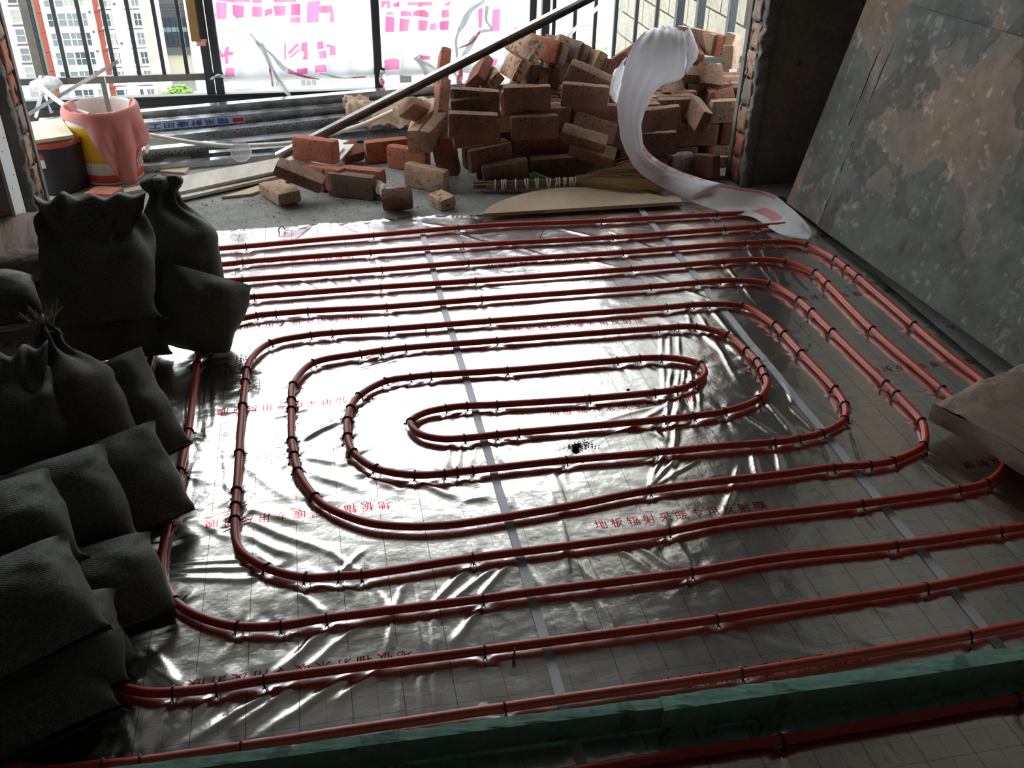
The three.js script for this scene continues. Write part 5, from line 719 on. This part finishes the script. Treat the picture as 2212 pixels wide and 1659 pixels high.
// ---------------------------------------------------------------- printed film hung inside the railing
{
  const Z = -5.166, S = 1000, x0 = -0.47, x1 = 1.20, y0 = 0.15, y1 = 1.05;
  const print = ctex(2048, 1100, (c, w, h) => { c.fillStyle = 'rgb(250,250,252)'; c.fillRect(0, 0, w, h); const X = (x) => (x / S - x0) / (x1 - x0) * w, Y = (y) => h - (y / S - y0) / (y1 - y0) * h; BANNER_PRINT.forEach((p, k) => { c.fillStyle = k % 3 ? 'rgb(246,150,196)' : 'rgb(240,128,182)'; c.beginPath(); p.forEach(([x, y], i) => c[i ? 'lineTo' : 'moveTo'](X(x), Y(y))); c.closePath(); c.fill(); });
    c.fillStyle = 'rgb(246,150,196)'; for (let k = 0; k < 9; k++) { c.fillRect(X(-380 + k * 170), Y(720), 130, 90); c.fillRect(X(-360 + k * 170), Y(880), 90, 60); } });
  const m = phys({ color: rgb(0.93, 0.94, 0.96), map: print, roughness: 0.95, transmission: 0.6, thickness: 0, side: THREE.DoubleSide });
  const hang = (label, a, b, bot) => { const g = surf(90, 60, (u, v) => { const x = mix(a, b, v), low = bot(v), y = mix(low, 1.03, u); return V(x, y, Z + 0.008 * N3(x * 5, y * 4) * (1 - sm(0.8, 1, u)) + 0.010 * sm(0.12, 0, u) * N3(x * 9, 4) + 0.006); }, (u, v, p) => [(p.x - x0) / (x1 - x0), (p.y - y0) / (y1 - y0)]); return solo('film_sheet', g, m, label, 'plastic film', null); };
  hang('left white film with faint pink print hung inside the railing', -0.442, 0.322, (v) => 0.176 + 0.003 * Math.sin(v * 30) + 0.004 * N3(v * 9, 1));
  hang('right white film with faint pink print hung inside the railing, behind the pole', 0.378, 1.15, (v) => 0.180 + 0.003 * Math.sin(v * 26) + 0.006 * N3(v * 8, 2));
  const lab = ['pale torn film strand hanging to the channels at the left film', 'pink torn film strand drooping along the left film bottom', 'thin pink film strand in the middle of the left film', 'short film end knotted by the doubled posts', 'film strand bunched on the right film left of the pole', 'small film strand beside the bunched one', 'wide film strand at the top of the right film', 'kinked pink film strand crossing the upper right film', 'film strand hanging straight down behind the steel pole', 'short white film strand low on the right film', 'film scrap at the foot of the middle post', 'film shred along the bottom edge of the left film'];
  const pink = phys({ color: rgb(0.86, 0.42, 0.55), roughness: 0.6, transmission: 0.45, thickness: 0, side: THREE.DoubleSide });
  RIBBONS.forEach((R, k) => { const t = thing('film_strand', lab[k], 'film strip'), cv = new THREE.CatmullRomCurve3(R.map(([x, y], i) => V(x / S, y / S, Z + 0.025 + 0.012 * Math.sin(i * 2 + k)))), w = [0.030, 0.026, 0.012, 0.02, 0.05, 0.02, 0.032, 0.018, 0.034, 0.028, 0.03, 0.012][k];
    const f = (a, b) => sheet(34, 5, (u, v) => { const uu = mix(a, b, u), p = cv.getPoint(uu), tg = cv.getTangent(uu), n = V(-tg.y, tg.x, 0.5 * Math.sin(uu * 7 + k)).normalize(), ww = w * (0.5 + 0.5 * Math.sin(uu * 5 + k * 2) ** 2) * (1 - 0.6 * sm(0.8, 1, uu)); return p.addScaledVector(n, (v - 0.5) * ww).add(V(0, 0, 0.012 * N3(uu * 8, v * 3, k))); }, 0.0008);
    part(t, 'strip', f(0, 0.62), M.film); part(t, 'printed_strip', f(0.6, 1), k % 3 === 0 ? M.film : pink); });
  // film bundle tied on the corner post
  const t = thing('film_bundle', 'crumpled white and red film bundle tied round the left corner post', 'plastic film', null, V(-1.30, 0.19, -5.15));
  part(t, 'bundle', sheet(30, 40, (u, v) => { const a = v * 6.28, R = 0.012 + 0.055 * Math.sin(u * 3.0) + 0.014 * N3(Math.cos(a) * 3, Math.sin(a) * 3, u * 5); return V(Math.cos(a) * R * 1.1 + 0.02 * u, -0.03 + u * 0.08 + 0.02 * N3(a, u * 4), Math.sin(a) * R * 0.5 + 0.02); }, 0.001), M.film);
  part(t, 'red_tie', new THREE.TorusGeometry(0.034, 0.007, 8, 30).rotateX(1.2).rotateZ(0.5).translate(0.02, 0.0, 0.01), mat({ color: rgb(0.6, 0.06, 0.12), roughness: 0.5 }));
  for (const [dx, dy, tw] of [[-0.07, -0.15, 1], [0.01, -0.13, 2.4], [0.09, -0.11, 4]]) { const cv = new THREE.CatmullRomCurve3([V(0, -0.01, 0.02), V(dx * 0.4, dy * 0.4, 0.035), V(dx, dy, 0.02)]); part(t, 'tail', sheet(16, 4, (u, v) => { const p = cv.getPoint(u); return p.add(V((v - 0.5) * 0.022 * Math.cos(u * 3 + tw), 0, (v - 0.5) * 0.022 * Math.sin(u * 3 + tw))); }, 0.0008), M.film); }
  // wooden batten tied to the doubled posts
  const w = thing('wood_batten', 'ochre wooden batten hung on the doubled railing posts', 'wood strip', null, V(-0.548, 0.385, -5.145));
  part(w, 'batten', rbox(0.042, 0.72, 0.018, 0.002, 0, 0.36, 0), mat({ color: rgb(0.30, 0.17, 0.05), map: M.plyNew.map, roughness: 0.8 })); part(w, 'rag_knot', roughBox(0.035, 0.03, 0.02, 0.014, 4, 0.022, -0.008, 0.004, 0.006), M.cloth);
}
// ---------------------------------------------------------------- the street and the houses
const X = {};
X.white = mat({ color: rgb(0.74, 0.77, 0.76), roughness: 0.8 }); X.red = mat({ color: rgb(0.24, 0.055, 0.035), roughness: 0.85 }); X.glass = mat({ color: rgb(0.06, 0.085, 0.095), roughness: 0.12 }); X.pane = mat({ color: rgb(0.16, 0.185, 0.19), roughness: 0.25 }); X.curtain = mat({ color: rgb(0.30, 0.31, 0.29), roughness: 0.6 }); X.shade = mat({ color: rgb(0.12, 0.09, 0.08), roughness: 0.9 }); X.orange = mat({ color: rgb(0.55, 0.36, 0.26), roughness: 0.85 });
X.dark = mat({ color: rgb(0.085, 0.09, 0.095), roughness: 0.6 }); X.curtainWall = mat({ color: rgb(0.018, 0.03, 0.045), roughness: 0.1 }); X.band = mat({ color: rgb(0.14, 0.20, 0.21), roughness: 0.2 }); X.stone = mat({ color: rgb(0.10, 0.10, 0.095), roughness: 0.8 }); X.beige = mat({ color: rgb(0.60, 0.555, 0.43), roughness: 0.85 }); X.cream = mat({ color: rgb(0.66, 0.64, 0.55), roughness: 0.85 }); X.ac = mat({ color: rgb(0.62, 0.62, 0.60), roughness: 0.5 }); X.fan = mat({ color: rgb(0.08, 0.08, 0.08), roughness: 0.7 });
struct('street_ground', box(420, 0.4, 220, -20, -46.4, -170), mat({ color: rgb(0.46, 0.45, 0.42), map: concreteMap, roughness: 0.95 }));
{
  const t = struct('podium_roof', box(75, 22, 32, 8, -33.2, -68), X.cream); t.name = 'podium_roof';
  part(t, 'parapet', box(70, 0.5, 0.4, 8, -21.95, -83.6), X.beige);
}
const unit = new THREE.BoxGeometry(1, 1, 1);
function panel(parent, name, m, x0, x1, y0, y1, z, d = 0.3) { const o = part(parent, name, unit, m); o.position.set((x0 + x1) / 2, (y0 + y1) / 2, z - d / 2); o.scale.set(x1 - x0, y1 - y0, d); return o; }
// a window: dark pane (part) with white frame bars as sub-parts; its parent is not scaled
const winGeo = new Map();
function windowPart(parent, x0, x1, y0, y1, z, cols, rows, paneM, frameM) {
  const w = x1 - x0, h = y1 - y0, k = [w.toFixed(2), h.toFixed(2), cols, rows].join();
  if (!winGeo.has(k)) { const f = 0.07, l = [box(w + f, f, 0.16, 0, h / 2, 0), box(w + f, f, 0.16, 0, -h / 2, 0)]; for (let i = 0; i <= cols; i++) l.push(box(f, h, 0.16, -w / 2 + w * i / cols, 0, 0)); for (let j = 1; j < rows; j++) l.push(box(w, f * 0.8, 0.14, 0, -h / 2 + h * (j / rows) * 1.0, 0)); winGeo.set(k, [box(w, h, 0.06), join(l)]); }
  const [pg, fg] = winGeo.get(k), o = part(parent, 'window', pg, paneM); o.position.set((x0 + x1) / 2, (y0 + y1) / 2, z); part(o, 'frame', fg, frameM).position.z = 0.06; return o;
}
{
  const Z = -170, t = thing('apartment_tower', 'tall white apartment tower with brick red pilasters, seen left through the bars', 'building', null, V(0, 0, 0)), r = rng(41);
  panel(t, 'wall', X.white, -41.6, -24.6, -46, 8, Z - 0.35, 12);
  panel(t, 'wing_wall', X.white, -62, -41.6, -46, 8, Z - 4, 12);
  const ac = join([box(0.85, 0.6, 0.4)]), fan = new THREE.CylinderGeometry(0.22, 0.22, 0.05, 16).rotateX(Math.PI / 2);
  for (let k = -5; k <= 6; k++) {
    const top = -31.01 + 3.0 * k, bot = top - 2.08, P = () => [X.pane, X.glass, X.pane, X.curtain][Math.floor(r() * 4)];
    panel(t, 'pilaster', X.red, -41.55, -40.85, bot - 0.75, top + 0.1, Z + 0.25, 0.6); panel(t, 'pilaster', X.red, -32.95, -32.1, bot - 0.75, top + 0.1, Z + 0.1, 0.5);
    windowPart(t, -40.15, -39.35, bot, top, Z - 0.25, 1, 2, P(), X.white); windowPart(t, -38.55, -37.33, bot, top, Z - 0.25, 1, 2, P(), X.white); windowPart(t, -37.2, -35.6, bot, top, Z - 0.25, 2, 2, P(), X.white); windowPart(t, -34.9, -34.2, bot, top, Z - 0.25, 1, 2, P(), X.white);
    windowPart(t, -32.05, -30.75, bot - 0.1, top - 0.2, Z - 0.2, 1, 2, P(), X.white); windowPart(t, -30.55, -30.0 - 0.3, bot - 0.1, top - 0.2, Z - 0.2, 1, 2, P(), X.white); windowPart(t, -28.3, -27.7, bot - 0.1, top - 0.2, Z - 0.2, 1, 2, P(), X.white); windowPart(t, -27.15, -26.0, bot - 0.1, top - 0.2, Z - 0.2, 2, 2, P(), X.white);
    panel(t, 'painted_sill_shadow', X.shade, -32.0, -30.35, bot - 0.55, bot - 0.32, Z + 0.05, 0.4); panel(t, 'painted_sill_shadow', X.shade, -28.4, -26.1, bot - 0.55, bot - 0.32, Z + 0.05, 0.4);  // solid dark panels under the sills, shade put in as colour
    panel(t, 'balcony_sill', X.white, -32.2, -30.2, bot - 0.34, bot - 0.12, Z + 0.3, 0.6); panel(t, 'balcony_sill', X.white, -28.5, -25.9, bot - 0.34, bot - 0.12, Z + 0.3, 0.6);
    panel(t, 'infill_panel', X.cream, -29.9, -28.7, bot, top, Z + 0.1, 0.4);
    if (k % 2) { const a = part(t, 'air_conditioner', ac, X.ac); a.position.set(-29.5, bot + 0.4, Z + 0.35); part(a, 'fan', fan, X.fan).position.set(-0.12, 0, 0.2); }
    const a2 = part(t, 'air_conditioner', ac, X.ac); a2.position.set(-33.4, top + 0.2, Z + 0.35); part(a2, 'fan', fan, X.fan).position.set(-0.12, 0, 0.2);
    panel(t, 'corner_strip', X.orange, -25.5, -25.0, bot, top, Z + 0.1, 0.4);
    windowPart(t, -46.3, -44.9, bot, top, Z - 3.9, 1, 2, P(), X.white); panel(t, 'painted_sill_shadow', X.shade, -46.5, -44.8, bot - 0.5, bot - 0.25, Z - 3.7, 0.4); windowPart(t, -43.2, -42.2, bot - 0.2, top - 0.2, Z - 3.9, 1, 2, X.glass, X.white); windowPart(t, -49.5, -47.8, bot, top, Z - 3.9, 1, 2, P(), X.white);
  }
}
{
  const Z = -190, t = thing('office_building', 'dark glass office building behind the tree, seen between the bars', 'building');
  panel(t, 'wall', X.dark, -28.2, -4, -42.5, -32.9, Z - 0.5, 12); panel(t, 'roof_edge', X.cream, -28.4, -4, -32.9, -32.5, Z - 0.3, 12);
  panel(t, 'base_wall', X.beige, -28.2, -4, -46, -42.5, Z - 0.9, 12); panel(t, 'stone_band', X.stone, -28.2, -4, -42.5, -41.1, Z - 0.2, 0.6); panel(t, 'column', X.stone, -27.0, -26.3, -46, -42.4, Z - 0.2, 0.6); panel(t, 'column', X.stone, -20.6, -19.9, -46, -33, Z + 0.1, 0.6);
  for (let i = 0; i < 12; i++) for (let j = 0; j < 6; j++) { const w = 0.86, x0 = -26.0 + i * 0.9 + (i > 5 ? 0.9 : 0), y0 = -41.0 + j * 0.86, o = part(t, 'glass_panel', box(w - 0.05, 0.82, 0.05), j === 3 ? X.band : X.curtainWall); o.position.set(x0 + w / 2, y0 + 0.41, Z + 0.02); }
  for (let j = 0; j < 4; j++) panel(t, 'string_course', X.stone, -28.2, -4, -35.2 + j * 0.55, -35.15 + j * 0.55, Z - 0.1, 0.3);
}
{
  const Z = -85, t = thing('low_building', 'low cream building with white windows showing below the hung film', 'building');
  panel(t, 'wall', X.cream, -9.6, 22, -22.2, -12, Z - 0.3, 10); panel(t, 'white_bay', X.white, -6.8, -4.85, -21.1, -12, Z + 0.2, 0.9); panel(t, 'base_ledge', X.white, -9.8, 22, -22.2, -21.25, Z + 0.6, 1.0);
  windowPart(t, -3.48, -2.35, -21.05, -20.15, Z - 0.1, 3, 1, X.pane, X.white); windowPart(t, -3.48, -2.35, -20.1, -19.7, Z - 0.1, 2, 1, X.pane, X.white); windowPart(t, -0.96, 0.4, -21.05, -20.15, Z - 0.1, 3, 1, X.pane, X.white); windowPart(t, -0.96, 0.4, -20.1, -19.7, Z - 0.1, 2, 1, X.pane, X.white); windowPart(t, 1.15, 2.35, -21.05, -20.25, Z - 0.1, 3, 1, X.curtain, X.white);
  panel(t, 'door', X.ac, -4.55, -4.1, -21.1, -19.9, Z, 0.2); panel(t, 'door', X.ac, -2.0, -1.4, -21.1, -19.9, Z, 0.2); windowPart(t, 7.55, 8.5, -21.0, -19.9, Z - 0.1, 2, 2, X.fan, X.dark); windowPart(t, 9.7, 10.3, -21.0, -20.6, Z - 0.1, 3, 1, X.fan, X.white); windowPart(t, 12.5, 14.35, -20.3, -19.8, Z - 0.1, 4, 1, X.shade, X.dark); panel(t, 'downpipe', X.ac, 4.3, 4.4, -21.1, -12, Z + 0.1, 0.2);
}
{
  const Z = -65, t = thing('beige_building', 'beige building with grey windows seen at the right through the bars', 'building');
  panel(t, 'wall', X.beige, 15.6, 27, -20.9, -2, Z - 0.3, 10);
  for (const [a, b] of [[15.6, 16.7], [20.05, 21.0], [21.92, 22.4], [23.4, 24.3]]) panel(t, 'pilaster', X.cream, a, b, -20.9, -2, Z + 0.1, 0.6);
  for (let k = 0; k < 4; k++) { const y = 3.0 * k; windowPart(t, 17.6, 18.75, -12.3 + y, -10.85 + y, Z - 0.2, 1, 2, X.curtain, X.white); windowPart(t, 21.15, 21.85, -12.62 + y, -11.45 + y, Z - 0.2, 1, 1, X.curtain, X.white); windowPart(t, 22.5, 23.3, -12.62 + y, -11.45 + y, Z - 0.2, 1, 1, X.curtain, X.white); panel(t, 'ledge', X.cream, 16.7, 20.05, -12.6 + y, -12.38 + y, Z + 0.2, 0.6); panel(t, 'ledge', X.cream, 21.0, 23.4, -12.82 + y, -12.66 + y, Z + 0.2, 0.6); }
  panel(t, 'ledge', X.cream, 16.7, 20.05, -13.75, -13.5, Z + 0.15, 0.5); panel(t, 'ledge', X.cream, 16.7, 20.05, -14.2, -14.0, Z + 0.15, 0.5);
}
{
  const leaf = mat({ color: rgb(0.17, 0.30, 0.06), roughness: 0.8 }), wood = mat({ color: rgb(0.12, 0.08, 0.05), roughness: 0.9 });
  const tree = (label, x, y, z, R, n, trunk) => { const t = thing('tree', label, 'tree', null, V(x, y, z)), r = rng(Math.round(R * 100 + x)), l = []; for (let i = 0; i < n; i++) { const a = r() * 6.28, q = Math.acos(2 * r() - 1), d = R * (0.55 + 0.45 * r()), s = 0.10 * R * (0.7 + r()); const g = new THREE.IcosahedronGeometry(s, 0); g.rotateX(r() * 3); g.scale(1, 0.6, 1); g.translate(d * Math.sin(q) * Math.cos(a), trunk + R * 0.8 + d * 0.85 * Math.cos(q), d * Math.sin(q) * Math.sin(a)); l.push(g); } part(t, 'foliage', join(l), leaf); part(t, 'trunk', new THREE.CylinderGeometry(R * 0.06, R * 0.1, trunk + R, 8).translate(0, (trunk + R) / 2, 0), wood); };
  tree('round bright green tree in front of the dark glass building', -21.6, -46, -166, 2.3, 420, 0.6);
  tree('low green bush below the rail in front of the round tree', -21.6, -46, -158, 1.3, 220, 0.1);
  tree('narrow green tree half hidden behind the railing post beside the round one', -23.9, -46, -167, 1.0, 160, 1.4);
}
renderer.render(scene, camera);
